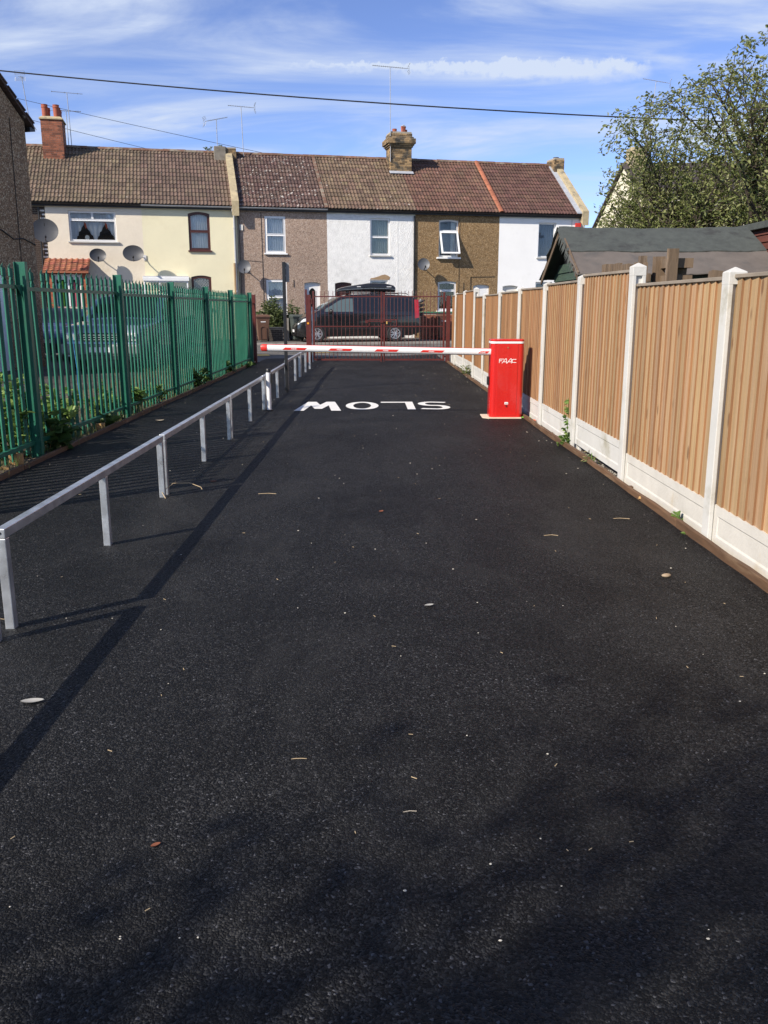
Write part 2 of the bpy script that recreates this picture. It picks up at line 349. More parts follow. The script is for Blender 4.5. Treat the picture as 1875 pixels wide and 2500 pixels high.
Y_PAINT = mk('road_paint_yellow', (.62,.40,.09), .75, .15, 10, col2=(.35,.27,.13), c2scale=6)
CONC = mk('white_concrete', (.52,.51,.475), .8, .07, 3, col2=(.34,.32,.25), c2=(.52,.74), c2scale=2.6, bump=.0015, bscale=45)
CONC_D = mk('concrete_stained', (.52,.495,.44), .85, .12, 3.5, col2=(.46,.38,.26), c2=(.55,.72), c2scale=2.2, bump=.002, bscale=40)
PLINTH = mk('concrete_plinth', (.58,.50,.38), .85, .12, 9, bump=.002)
WOOD = mk('treated_timber', (.375,.238,.122), .75, .20, 2.2, col2=(.43,.285,.165), c2=(.48,.66), c2scale=1.5, streak=(14,14,.55), bump=.0016, bscale=20, ovar=.2, hvar=.008)
def knots(m):
    nt = m.node_tree; b = nt.nodes['Principled BSDF']; src = b.inputs['Base Color'].links[0].from_socket
    N = nt.nodes.new; L = nt.links.new
    off = [n for n in nt.nodes if n.type == 'VECT_MATH'][0].outputs[0]
    mp = N('ShaderNodeMapping'); mp.inputs['Scale'].default_value = (3.5, 3.5, 2.1); L(off, mp.inputs[0])
    vo = N('ShaderNodeTexVoronoi'); vo.inputs['Scale'].default_value = 2.1; L(mp.outputs[0], vo.inputs['Vector'])
    r = N('ShaderNodeMapRange'); r.interpolation_type = 'SMOOTHSTEP'; r.inputs[1].default_value = .10; r.inputs[2].default_value = .20; r.inputs[3].default_value = .85; r.inputs[4].default_value = 0; L(vo.outputs['Distance'], r.inputs[0])
    mx = N('ShaderNodeMixRGB'); mx.inputs[2].default_value = (.16,.075,.03,1); L(r.outputs[0], mx.inputs[0]); L(src, mx.inputs[1]); L(mx.outputs[0], b.inputs['Base Color'])
knots(WOOD)
WOODEDGE = mk('shaded_rough_sawn_edge', (.255,.130,.058), .85, .25, 3, streak=(14,14,.6), ovar=.15)  # more orange sawn wood, darkened too so the edges read as less lit
WOODCAP = mk('weathered_capping', (.24,.20,.155), .85, .2, 4, bump=.001)
EDGE = mk('dark_edging_timber', (.105,.055,.026), .75, .30, 5, streak=(9,.9,9), bump=.002, bscale=14, col2=(.16,.10,.055), ovar=.15)
OLDWOOD = mk('weathered_timber', (.125,.085,.052), .9, .28, 5, streak=(5,5,.9), col2=(.20,.15,.105), bump=.003, bscale=12, ovar=.2)
GALV = mk('galvanised_steel', (.60,.62,.64), .33, .22, 9, col2=(.56,.58,.60), c2=(.40,.62), c2scale=11, metal=.75, rvar=.16, bump=.0004, bscale=90)
GREEN = mk('green_coated_steel', (.017,.128,.079), .42, .12, 5, ovar=.06, col2=(.02,.11,.068), spec=.45, bump=.0004)
REDGATE = mk('oxide_red_paint', (.085,.012,.009), .5, .2, 7, col2=(.075,.02,.014), c2scale=5, bump=.0006)
BARRIER = mk('barrier_red', (.52,.012,.009), .28, .05, 2, coat=.5, rvar=.05)
ARMWHITE = mk('arm_white', (.78,.78,.77), .35, .05, 4, coat=.3)
ARMRED = mk('arm_red', (.62,.03,.02), .4, .06, 6)
ARMGREY = mk('arm_grey_rubber', (.10,.105,.115), .6, .1, 5)
STICKER = mk('sticker_white', (.78,.77,.76), .5, .04, 5)
BLACKP = mk('black_plastic', (.014,.014,.015), .42, .2, 8)
BLACKM = mk('black_paint', (.012,.012,.013), .4, .15, 6)
BRASS = mk('brass', (.55,.40,.18), .35, .1, 8, metal=.9)
WHITEPOST = mk('white_enamel', (.74,.74,.74), .35, .05, 4)
UPVC = mk('white_upvc', (.78,.78,.77), .35, .04, 3)
BROWNF = mk('brown_frame', (.075,.022,.016), .4, .15, 6)
STONE = mk('painted_stone', (.72,.69,.62), .8, .1, 4)
CREAM = mk('cream_render', (.73,.65,.52), .9, .06, 1.0, col2=(.67,.57,.44), c2=(.52,.75), c2scale=.7, bump=.006, bscale=9)
YELLOW = mk('yellow_render', (.76,.70,.485), .9, .045, .9, col2=(.72,.655,.45), c2scale=.8, bump=.003, bscale=12)
WROUGH = mk('rough_white_render', (.80,.79,.755), .9, .10, 5, col2=(.64,.63,.59), c2=(.52,.78), c2scale=.9, bump=.022, bscale=26)
WSMOOTH = mk('white_render', (.84,.835,.81), .88, .04, 1, col2=(.66,.65,.62), c2=(.58,.8), c2scale=.7, bump=.004, bscale=10)
TAN = mk_pebble('tan_pebbledash', [(.16,.11,.08),(.33,.235,.175),(.44,.33,.255),(.26,.17,.12),(.52,.43,.36)], 48)
BROWN = mk_pebble('brown_pebbledash', [(.09,.05,.02),(.21,.13,.055),(.32,.21,.10),(.16,.09,.035),(.42,.31,.18)], 42)
DKBROWN = mk_pebble('dark_pebbledash', [(.10,.055,.028),(.27,.16,.085),(.19,.11,.058),(.35,.225,.125),(.52,.40,.26)], 42)
def tilemat(n, c, c2, lo=.5, hi=.68, sc=.9, lich=(.42,.40,.36), l=(.70,.76)):
    m = mk(n, c, .85, .28, 9, col2=c2, c2=(lo, hi), c2scale=sc, ovar=.24, hvar=.012, bump=.003, bscale=40)
    nt = m.node_tree; b = nt.nodes['Principled BSDF']; src = b.inputs['Base Color'].links[0].from_socket; N = nt.nodes.new; L = nt.links.new
    off = [q for q in nt.nodes if q.type == 'VECT_MATH'][0].outputs[0]
    nz = N('ShaderNodeTexNoise'); nz.inputs['Scale'].default_value = 6; nz.inputs['Detail'].default_value = 4; L(off, nz.inputs['Vector'])
    r = N('ShaderNodeMapRange'); r.inputs[1].default_value = l[0]; r.inputs[2].default_value = l[1]; L(nz.outputs[0], r.inputs[0])
    mx = N('ShaderNodeMixRGB'); mx.inputs[2].default_value = (*lich, 1); L(r.outputs[0], mx.inputs[0]); L(src, mx.inputs[1]); L(mx.outputs[0], b.inputs['Base Color'])
    return m
T1 = tilemat('tile_grey_brown', (.125,.090,.060), (.165,.125,.078))
T2 = tilemat('tile_brown', (.112,.075,.055), (.14,.097,.070))
T3 = tilemat('tile_dark_purple_brown', (.085,.050,.040), (.13,.085,.07), l=(.60,.70))
T4 = tilemat('tile_olive_brown', (.125,.082,.055), (.165,.125,.07), l=(.66,.74))
T5 = tilemat('tile_red_brown', (.115,.060,.041), (.100,.060,.043))
T6 = tilemat('tile_dark_red', (.088,.044,.033), (.10,.05,.037), l=(.72,.78))
TCLAY = tilemat('terracotta_tile', (.26,.085,.045), (.20,.08,.05), l=(.74,.8))
RIDGE = mk('ridge_tile_clay', (.165,.085,.055), .85, .25, 6, col2=(.19,.16,.12), c2=(.45,.62), c2scale=3, ovar=.25)
VERGE = mk('orange_tile_strip', (.30,.105,.055), .8, .18, 6, ovar=.15)
BRICKR = mk('red_brick', (.27,.095,.05), .85, .22, 6, col2=(.16,.07,.045), c2scale=9, bump=.003, ovar=.2, isl=.45)
BRICKY = mk('stock_brick', (.25,.165,.08), .9, .3, 6, col2=(.06,.05,.035), c2=(.46,.62), c2scale=3, bump=.004, isl=.6)
BRICKO = mk('orange_brick', (.46,.13,.065), .85, .16, 6, ovar=.2, bump=.003, isl=.25)
MORTAR = mk('mortar', (.33,.29,.23), .95, .2, 12)
CLAYPOT = mk('clay_pot', (.33,.085,.045), .75, .2, 5)
STONEC = mk('weathered_coping', (.40,.33,.20), .9, .25, 4, col2=(.22,.19,.14), c2scale=3, bump=.006, bscale=25)
LEAD = mk('lead_flashing', (.36,.38,.41), .55, .15, 5)
GUT_B = mk('black_gutter', (.012,.012,.013), .45, .2, 6)
GUT_G = mk('grey_gutter', (.36,.37,.38), .5, .1, 4)
PIPE_BR = mk('brown_pipe', (.26,.17,.09), .6, .15, 5)
GLASS = mk_glass('window_glass')
LACE = mk('lace_curtain', (.78,.78,.78), .95, .22, 7, streak=(5,5,.4))
NET = mk('net_curtain', (.76,.78,.82), .95, .2, 6, streak=(6,6,.4))
GREYCURT = mk('grey_curtain', (.20,.23,.28), .95, .2, 6, streak=(6,6,.4))
ORANGE = mk('orange_ribbon', (.55,.10,.04), .8, .1, 6)
DARKCL = mk('dark_cloth', (.015,.013,.013), .9, .2, 6)
DISHM = mk('dish_grey', (.055,.057,.062), .5, .1, 4)
DISHW = mk('dish_light', (.62,.62,.62), .45, .06, 4)
ALU = mk('aerial_aluminium', (.32,.33,.35), .5, .15, 6, metal=.6)
FELT1 = mk('roofing_felt_green', (.055,.062,.056), .92, .22, 10, col2=(.035,.037,.035), c2scale=3, bump=.003, bscale=50)
FELT2 = mk('roofing_felt_brown', (.115,.098,.085), .9, .15, 6, col2=(.085,.078,.072), c2scale=1.6, bump=.002, bscale=50)
SHEDG = mk('dark_green_boards', (.030,.055,.036), .8, .25, 5, streak=(.8,.8,9), ovar=.15, bump=.002)
SHEDR = mk('dark_red_boards', (.105,.032,.022), .8, .25, 5, streak=(.8,.8,9), ovar=.2, col2=(.06,.025,.02), bump=.003)
BINBR = mk('bin_brown', (.115,.058,.036), .5, .1, 4)
BINGR = mk('bin_green_grey', (.055,.068,.062), .5, .1, 4)
BINBL = mk('bin_blue', (.012,.05,.30), .45, .1, 4)
VANP = mk('black_car_paint', (.006,.006,.007), .28, .1, 2, coat=1.0, rvar=.05)
SUVP = mk('silver_blue_paint', (.27,.33,.39), .3, .06, 2, coat=1.0, metal=.4, rvar=.05)
BLUEP = mk('blue_car_paint', (.045,.075,.17), .25, .06, 2, coat=1.0, metal=.3, rvar=.05)
CARGL = mk('car_glass_dark', (.010,.012,.014), .06, .05, 2, rvar=.02, spec=.7)
CARGL2 = mk('car_glass_pale', (.10,.14,.14), .08, .1, 2, rvar=.02, spec=.7)
TYRE = mk('tyre_rubber', (.018,.018,.018), .85, .2, 8)
ALLOY = mk('alloy_rim', (.60,.60,.62), .3, .08, 6, metal=.7)
CHROME = mk('chrome', (.7,.7,.72), .15, .03, 3, metal=1)
LAMPG = mk('headlamp_glass', (.62,.64,.64), .12, .1, 9, coat=1)
TAILR = mk('tail_lamp_red', (.55,.012,.016), .2, .08, 4, coat=1)
BARK = mk('bark', (.055,.042,.03), .95, .3, 12, bump=.01, bscale=30)
L_APPLE = mk_leaf('apple_leaves', (.105,.135,.034), (.20,.225,.07), (.31,.315,.135))
L_LAUREL = mk_leaf('laurel_leaves', (.055,.085,.03), (.12,.16,.055), (.22,.25,.11))
L_WEED = mk_leaf('weed_leaves', (.08,.15,.03), (.16,.27,.06), (.28,.38,.11))
L_DARK = mk_leaf('mallow_leaves', (.03,.07,.02), (.06,.12,.03), (.11,.19,.05))
L_GRASS = mk_leaf('grass_blades', (.06,.10,.02), (.13,.17,.05), (.34,.28,.13))
FLOWER = mk('blossom', (.75,.72,.66), .8, .1, 9)
YFLOWER = mk('yellow_flower', (.70,.55,.03), .7, .1, 9)
TERRA_CL = [mk('cloth_%s' % n, c, .9, .15, 6) for n, c in (('teal', (.04,.30,.27)), ('lime', (.22,.50,.06)), ('blue', (.04,.20,.60)), ('rose', (.45,.10,.14)))]
ROPE = mk('blue_rope', (.02,.22,.42), .7, .1, 20)
CABLE = mk('cable_sheath', (.010,.010,.012), .7, .1, 5)
# ================================================================== SETTING
TH = R(13.0); CT, ST = math.cos(TH), math.sin(TH)
def TW(u, n, z=0.0):
    """terrace frame: u along the house fronts, n metres in front of them (towards the driveway)"""
    return Vector((u*CT + n*ST, 39.9 + u*ST - n*CT, z))
def sheet(name, pts, z, mat):
    return struct(M().add([(p[0], p[1], z) for p in pts], [tuple(range(len(pts)))]).build(name, mat))
sheet('ground', [(-1500,-1500),(1500,-1500),(1500,1500),(-1500,1500)], -.16, GRASSG)
def fx(Y): return 2.05 - .0165 * (Y - 5)
def ex(Y): return fx(Y) - .085 - (.03 if Y > 9 else 0)
def wav(a, b, n): return [a + (b-a)*i/n for i in range(n+1)]
# driveway: first lay and second lay meet at a slightly stepped joint
ys = wav(-4, 13.55, 30)
LFT = lambda y: -3.22 - .004*(y-8)
drv = M()
def lay(y0, y1, n, z, endskew=0.0, startskew=0.0):
    m = M(); k = 24
    def fn(u, v):
        y = y0 + (y1-y0)*v + (startskew*(1-v) + endskew*v)*(u-.5)
        xl, xr = LFT(y), ex(y) - .012
        x = xl + (xr-xl)*u
        return (x, y, z + .004*math.sin(x*1.7+y*.9) * math.sin(y*.8) )
    return m.grid(fn, k, n)
struct(lay(-4, 13.85, 60, 0.0, .55).build('driveway', A_NEW, smooth=True))
struct(lay(13.75, 25.3, 40, -.006, 2.0, .55).build('driveway_second_lay', A_NEW2, smooth=True))
# street
P = lambda u, n: TW(u, n)[:2]
sheet('street_road', [P(-70, 17.5), P(70, 17.5), P(70, 4.55), P(-70, 4.55)], -.075, A_OLD)
sheet('near_pavement', [P(-70, 17.6), P(70, 17.6), P(70, 14.6), P(-70, 14.6)], -.068, A_OLD)
sheet('far_pavement', [P(-70, 4.40), P(70, 4.40), P(70, 2.0), P(-70, 2.0)], 0.0, A_OLD)
sheet('front_gardens', [P(-70, 2.05), P(70, 2.05), P(70, -10), P(-70, -10)], -.004, A_OLD)
kerb = thing('kerb', 'low grey concrete kerb along the far side of the street', 'kerb', TW(0, 4.475, -.15), TH)
for i in range(-18, 19):
    M().box(i*.914+.004, i*.914+.910, -.075, .075, 0, .153).build('kerb_stone', PAVE, kerb, bevel=.012)
# yard left of the palisade and gardens right of the timber fence
sheet('side_yard', [(-40,12.2),(-3.75,12.2),(-3.75,23),(-4.6,26.5),(-40,18.2)], -.045, A_YARD)
sheet('yard_apron', [(-40,18.0),(-4.55,26.3),(-3.3,25.2),(-3.3,22.9),(-40,15)], -.062, A_OLD)
def bumpy(name, x0, x1, y0, y1, z, amp, nx, ny, mat, xf=None):
    m = M()
    def fn(u, v):
        y = y0+(y1-y0)*v; x = (x0+(x1-x0)*u) if xf is None else xf(u, y)
        e = min(u, 1-u)*4
        return (x, y, z + amp*random.uniform(-1, 1)*min(1, e+.3))
    return struct(m.grid(fn, nx, ny).build(name, mat, smooth=True))
bumpy('verge_soil', -4.6, -3.25, 3, 22.4, -.01, .025, 10, 150, SOIL, lambda u, y: -5.2 + (LFT(y)-.03+5.2)*u)
bumpy('fence_side_soil', 0, 1, 3, 22.5, -.03, .018, 4, 160, SOIL, lambda u, y: ex(y)+.015 + .30*u)
sheet('back_garden', [(2.2,2.5),(60,2.5),(60,37),(14,30),(2.0,27)], -.09, GRASSG)

# timber edging, both sides: separate boards nailed to pegs
def edging(name, label, xfn, y0, y1, lens, side):
    t = thing(name, label, 'edging', (xfn(y0), y0, 0))
    y = y0; i = 0
    while y < y1:
        L_ = lens[i % len(lens)]; ye = min(y + L_, y1)
        a = Vector((xfn(y) - xfn(y0), y - y0, .012 + random.uniform(-.006, .004))); b = Vector((xfn(ye) - xfn(y0), ye - y0 - .006, .012 + random.uniform(-.006, .004)))
        m = M(); n = max(4, int((ye-y)/.25)); w = .030
        rows = []
        for k in range(n+1):
            p = a.lerp(b, k/n); j = random.uniform(-.004, .004); h = .034 + random.uniform(-.006, .006)
            rows.append([(p.x+j-w/2, p.y, p.z-.09), (p.x+j+w/2, p.y, p.z-.09), (p.x+j+w/2, p.y, p.z+h), (p.x+j-w/2, p.y, p.z+h)])
        vs = [q for r in rows for q in r]; fs = [(0,3,2,1), tuple(4*n+c for c in range(4))]
        for k in range(n):
            for c in range(4): fs.append((4*k+c, 4*k+(c+1) % 4, 4*k+4+(c+1) % 4, 4*k+4+c))
        m.add(vs, fs).build('edging_board', EDGE, t, bevel=.003)
        m = M(); py = (a.y+b.y)/2; m.box(a.lerp(b,.5).x + side*.018, a.lerp(b,.5).x + side*.06, py, py+.045, -.12, .02).build('peg', EDGE, t)
        y = ye; i += 1
    return t
edging('timber_edging', 'dark timber edging boards along the foot of the wooden fence', lambda y: ex(y), 2.6, 22.6, (2.95, 2.4, 3.6, 3.0), 1)
edging('timber_edging', 'dark timber edging boards along the foot of the green palisade', lambda y: LFT(y) - .018, 4.0, 22.3, (3.6, 3.0, 2.4, 3.3), -1)

# ================================================================== TIMBER FENCE
posts = [(3.30,1.66),(5.18,1.65),(7.06,1.76),(8.84,1.735),(10.60,1.705),(12.38,1.685),(14.23,1.673),(16.2,1.652),(17.71,1.787),(19.57,1.759),(21.6,1.734)]
ptop = [1.60,1.592,1.705,1.675,1.645,1.63,1.615,1.60,1.735,1.705,1.675]
gbz = [(.0,.245),(.0,.245),(.05,.315),(.0,.265),(.0,.255),(.0,.25),(.0,.25),(0,.25),(.03,.28),(.02,.27),(0,.26)]
fence = thing('timber_fence', 'light brown featheredge timber fence in white concrete posts and gravel boards', 'fence', (fx(5.18), 5.18, 0))
FO = Vector((fx(5.18), 5.18, 0))
def fpt(Y, z): return Vector((fx(Y), Y, z)) - FO
fang = math.atan(.0165)
pm = {}
for i, (Y, h) in enumerate(posts):
    m = M(); w = .052; hh = h - .03
    # slotted concrete post, H section with a shallow pyramid cap
    sec = [(-w,-w),(w,-w),(w,-.018),(w-.022,-.018),(w-.022,.018),(w,.018),(w,w),(-w,w),(-w,.018),(-w+.0,.018),(-w+.0,-.018),(-w,-.018)]
    secH = [(-w,-w),(-.024,-w),(-.024,-w+.022),(.024,-w+.022),(.024,-w),(w,-w),(w,w),(.024,w),(.024,w-.022),(-.024,w-.022),(-.024,w),(-w,w)]
    m.prism(secH, -.25, hh, 'z')
    m.add([(-w-.001,-w-.001,hh),(w+.001,-w-.001,hh),(w+.001,w+.001,hh),(-w-.001,w+.001,hh),(-w-.001,-w-.001,hh-.07),(w+.001,-w-.001,hh-.07),(w+.001,w+.001,hh-.07),(-w-.001,w+.001,hh-.07),(0,0,h)],
          [(0,1,8),(1,2,8),(2,3,8),(3,0,8),(4,5,1,0),(5,6,2,1),(6,7,3,2),(7,4,0,3)])
    p = fpt(Y, 0); m.build('concrete_post', CONC, fence, bevel=.004, loc=p, rot=(random.uniform(-.004,.004), random.uniform(-.006,.006), fang))
# featheredge board: thick edge laps over its neighbour's thin edge
def board_mesh(h):
    m = M(); w = .128; n = 6
    pro = [(-.0035, 0), (-.0135, 0), (-.0035, w), (.0, w)]
    rows = []
    for k in range(n+1):
        z = h*k/n; j = random.uniform(-.0012,.0012) if 0 < k < n else 0
        rows += [(a+j, b, z) for a, b in ((0,0),(-.018,0),(-.003,w),(0,w))]
    fs = [(0,1,2,3), tuple(4*n+c for c in (3,2,1,0))]
    for k in range(n):
        for c in range(4): fs.append((4*k+c, 4*k+4+c, 4*k+4+(c+1) % 4, 4*k+(c+1) % 4))
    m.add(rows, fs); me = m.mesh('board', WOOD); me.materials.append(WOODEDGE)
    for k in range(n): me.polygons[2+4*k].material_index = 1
    return me
ends = [(y, 0) for y, _ in posts] + [(22.62, 0)]
for i in range(len(posts)):
    Ya, Yb = ends[i][0] + .028, ends[i+1][0] - .028
    if i == len(posts)-1: Yb = 22.66
    L_ = Yb - Ya; z0, z1 = gbz[i]; top = ptop[i]
    # gravel board with a raised rim
    m = M(); rim = .045; t = .022
    m.plate(0, L_, z0, z1, [(rim+.03, L_-rim-.03, z0+.055, z1-.06)], -t, -t+.016)
    m.box(.002, L_-.002, -t+.006, t, z0+.001, z1-.001)
    a, b = rim+.03, L_-rim-.03; c, d = z0+.055, z1-.06
    q = .016
    m.add([(a,-t,c),(b,-t,c),(b,-t,d),(a,-t,d),(a+q,-t+.0125,c+q*1.6),(b-q,-t+.0125,c+q*1.6),(b-q,-t+.0125,d-q),(a+q,-t+.0125,d-q)],
          [(0,1,5,4),(1,2,6,5),(2,3,7,6),(3,0,4,7),(4,5,6,7)])
    m.xf(Matrix.Rotation(R(90), 4, 'Z') @ Matrix.Scale(-1, 4, (0,1,0)))
    p = fpt(Ya, 0)
    # after the turn: local y runs along the fence, local -x faces the driveway
    g = m.build('gravel_board', CONC_D if i < 2 else CONC, fence, bevel=.003, loc=p, rot=(0,0,fang))
    tilt = [0,.0,.010,.0,.004,0,0,0,-.004,0,0][i]
    pn = M()
    for zz in (z1+.14, (z1+top)/2, top-.16): pn.box(.006, .04, .005, L_-.005, zz, zz+.06)
    pn.box(.004,.036,.004,.042,z1+.01,top-.06); pn.box(.004,.036,L_-.042,L_-.004,z1+.01,top-.06)
    panel = pn.build('fence_panel', WOOD, fence, loc=p + Vector((0,0,0)), rot=(tilt,0,fang))
    n = 17 if L_ > 1.6 else 15
    if L_ < 1.2: n = 9
    w = L_/n
    for k in range(n):
        hz = z1 - .018 + random.uniform(-.010,.006); hgt = top - hz - .012 + random.uniform(-.004,.004)
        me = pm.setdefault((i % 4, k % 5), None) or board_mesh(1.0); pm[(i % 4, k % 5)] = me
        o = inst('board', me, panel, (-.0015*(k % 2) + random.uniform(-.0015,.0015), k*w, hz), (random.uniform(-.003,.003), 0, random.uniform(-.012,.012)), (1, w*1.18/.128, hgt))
    M().box(-.028, .042, .003, L_-.003, top-.016, top+.006).build('capping_rail', WOODCAP, panel, bevel=.003)

# ================================================================== GREEN PALISADE
pal = thing('palisade_fence', 'dark green steel palisade fence with weeds along its foot', 'fence', (-3.34, 8.21, 0))
PY = [5.45, 8.21, 11.16, 13.93, 16.62, 19.28, 22.0, 22.42]
def pz(Y): return 1.815 - .0055*(Y-8.21)
for i, Y in enumerate(PY[:-1]):
    h = pz(Y) + .005; m = M(); a = .052; f = .03
    m.box(-a, -a+.007, -f, f, -.3, h); m.box(a-.007, a, -f, f, -.3, h); m.box(-a+.007, a-.007, -.003, .003, -.3, h)
    m.build('post', GREEN, pal, loc=(0, Y-8.21, 0), bevel=.0015)
def pale_mesh():
    # W profile, triple-pointed and notched top
    m = M(); pr = [(-.034, .0),(-.026,.014),(-.012,.014),(0,.004),(.012,.014),(.026,.014),(.034,.0)]
    tops = [1.742,1.752,1.768,1.790,1.768,1.752,1.742]
    zl = [.03, .6, 1.2, 1.640, 1.652, 1.668, 1.680]
    nar = [1,1,1,1,.62,.62,1]
    t = .003; vs = []; n = 7; rows = len(zl)+1
    for r in range(rows):
        for k, (y, x) in enumerate(pr):
            z = zl[r] if r < len(zl) else tops[k]
            s = nar[r] if r < len(nar) else 1
            vs.append((-x, y*s, z))
    for r in range(rows):
        for k, (y, x) in enumerate(pr):
            z = zl[r] if r < len(zl) else tops[k]
            s = nar[r] if r < len(nar) else 1
            vs.append((-x-t, y*s, z))
    fs = []; o = rows*n
    for r in range(rows-1):
        for k in range(n-1):
            a = r*n+k; fs.append((a, a+1, a+n+1, a+n)); fs.append((o+a, o+a+n, o+a+n+1, o+a+1))
        fs.append((r*n, r*n+n, o+r*n+n, o+r*n)); e = r*n+n-1; fs.append((e, o+e, o+e+n, e+n))
    for k in range(n-1):
        fs.append((k, o+k, o+k+1, k+1)); e = (rows-1)*n+k; fs.append((e, e+1, o+e+1, o+e))
    return m.add(vs, fs).mesh('pale', GREEN)
PALE = pale_mesh()
def angle_iron(y0, y1, z):
    m = M(); n = 22
    m.box(-.004, .036, y0, y1, z-.005, z); m.box(.030, .036, y0, y1, z-.036, z-.005)
    return m
for i in range(len(PY)-1):
    ya, yb = PY[i]+.01-8.21, PY[i+1]-.01-8.21
    dz = pz((PY[i]+PY[i+1])/2) - 1.815
    for zz in (1.607, .165):
        m = angle_iron(ya, yb, zz + dz*(1 if zz > 1 else .2))
        if zz > 1:   # bolt heads, one at each pale, and the fixing plate at the post
            m.add([(.046,yb-.14,zz+dz-.001),(.05,yb-.0,zz+dz-.001),(.05,yb,zz+dz-.16),(.046,yb-.02,zz+dz-.10)], [(0,1,2,3)])
        m.build('rail', GREEN, pal, loc=(-.045, 0, 0))
    n = 17 if yb-ya > 1 else 2
    st = (yb-ya)/n
    for k in range(n):
        y = ya + st*(k+.5)
        lean = random.uniform(-.006,.006)
        if i == 1 and k == 2: lean = .035
        if i == 1 and k == 3: lean = -.02
        inst('pale', PALE, pal, (-.052, y, dz + random.uniform(-.006,.006)), (lean, 0, random.uniform(-.05,.05)), (1,1,1))
M().box(-.05,.05,-.05,.05,-.3,1.70).build('end_post', REDGATE, pal, loc=(.02, 22.5-8.21, 0), bevel=.004)['label'] = 'dark red square end post'

# ================================================================== KNEE RAILS
def knee(ylist, label, z=.47, x=-1.70, dx=0.0):
    t = thing('knee_rail', label, 'knee rail', (x, ylist[0], 0), 0, 'galvanised knee rails along the driveway')
    y0 = ylist[0]; s = .0225
    tops = z
    m = M(); m.box(-s, s, -s, ylist[-1]-y0+s, tops-.045, tops)
    m.build('top_rail', GALV, t, bevel=.004)
    for y in ylist:
        m = M(); m.box(-s+.001, s-.001, y-y0-s+.001, y-y0+s-.001, -.12, tops-.0455); m.build('leg', GALV, t, bevel=.004)
    if ylist[0] < 10:
        M().tube([(0,-s-.003,tops-.02),(0,-s+.004,tops-.02)], .006, 10).build('drain_hole', BLACKM, t)
    return t
knee([.72, 2.15, 3.53], 'galvanised knee rail running past the flat grey leaf, first of the row')
knee([3.70, 5.11, 6.46], 'galvanised knee rail section, second of the row, with a drilled corner')
knee([6.56, 8.03, 9.40], 'galvanised knee rail section with a dry grass stalk at its foot')
knee([9.50, 10.92, 12.20], 'galvanised knee rail section ending at the white capped photocell post')
knee([12.32, 13.80, 15.25], 'galvanised knee rail section ending beside the black sign post')
knee([15.42, 17.05, 17.95], 'galvanised knee rail section between the sign post and the last rail', .485, -1.74)
knee([18.05, 19.25, 20.35], 'galvanised knee rail section closest to the red gate', .485, -1.735)

# photocell post
t = thing('photocell_post', 'short white round post with black cap beside the knee rail', 'post', (-1.605, 12.05, 0))
M().tube([(0,0,.012),(0,0,.53)], .032, 20).build('pole', WHITEPOST, t, smooth=True)
M().tube([(0,0,0),(0,0,.014)], .052, 20).build('base_flange', BLACKP, t, smooth=True, bevel=.002)
M().tube([(0,0,.53),(0,0,.572),(0,0,.58)], [.034,.034,.028], 20).build('cap', BLACKP, t, smooth=True)
M().box(.030,.052,-.026,.026,.38,.52).build('photocell', BLACKP, t, bevel=.008)
# sign post
t = thing('sign_post', 'black steel post with a narrow grey plate at its top', 'sign post', (-1.655, 14.75, 0))
M().box(-.026,.026,-.026,.026,-.1,2.13).build('pole', BLACKM, t, bevel=.005)
M().box(-.028,.084,.0275,.0325,1.81,2.12).build('sign_plate', mk('plate_grey', (.26,.255,.24), .5, .1, 4), t, bevel=.001)
M().box(-.03,.03,.026,.0275,1.90,1.93).box(-.03,.03,.026,.0275,2.02,2.05).build('clip', GALV, t)

# ================================================================== BARRIER
bar = thing('traffic_barrier', 'bright red barrier cabinet with its red and white arm lowered', 'barrier', (1.592, 11.228, 0), 0)
def rrect(w, d, r, n=6):
    pts = []
    for cx, cy, a0 in ((w/2-r, d/2-r, 0), (-w/2+r, d/2-r, 90), (-w/2+r, -d/2+r, 180), (w/2-r, -d/2+r, 270)):
        for k in range(n+1):
            a = R(a0 + 90*k/n); pts.append((cx + r*math.cos(a), cy + r*math.sin(a)))
    return pts
D = .30
cab = Matrix.Translation((0, D/2, 0))
M().prism(rrect(.428, D, .055, 8), .012, .955, 'z').xf(cab).build('cabinet', BARRIER, bar, smooth=True)
M().prism(rrect(.438, D+.01, .058, 8), .957, .982, 'z').xf(cab).build('white_strip', ARMWHITE, bar, smooth=True)
M().prism(rrect(.432, D, .055, 8), .982, 1.010, 'z').xf(cab).build('lid', BARRIER, bar, smooth=True, bevel=.008)
door = M().box(-.132,.132,-.0045,.004,.035,.945).build('door', BARRIER, bar, bevel=.003)
M().tube([(0,-.012,.905),(0,-.004,.905)], .009, 16).build('lock', BRASS, door, smooth=True)
M().box(-.023,.023,-.0062,-.0046,.178,.208).build('sticker', STICKER, door)
M().tube([(0,-.014,.158),(0,-.004,.158)], .010, 14).build('key_switch', BLACKP, door, smooth=True)
M().add([(-.016,-.0068,.184),(-.004,-.0068,.184),(-.007,-.0068,.200)], [(0,1,2)]).add([(.004,-.0068,.184),(.017,-.0068,.184),(.010,-.0068,.202),(.004,-.0068,.196)], [(0,1,2,3)]).build('sticker_print', BLACKP, door)
M().box(-.245,-.216,.10,.16,.42,.53).build('photocell', BLACKP, bar, bevel=.008)
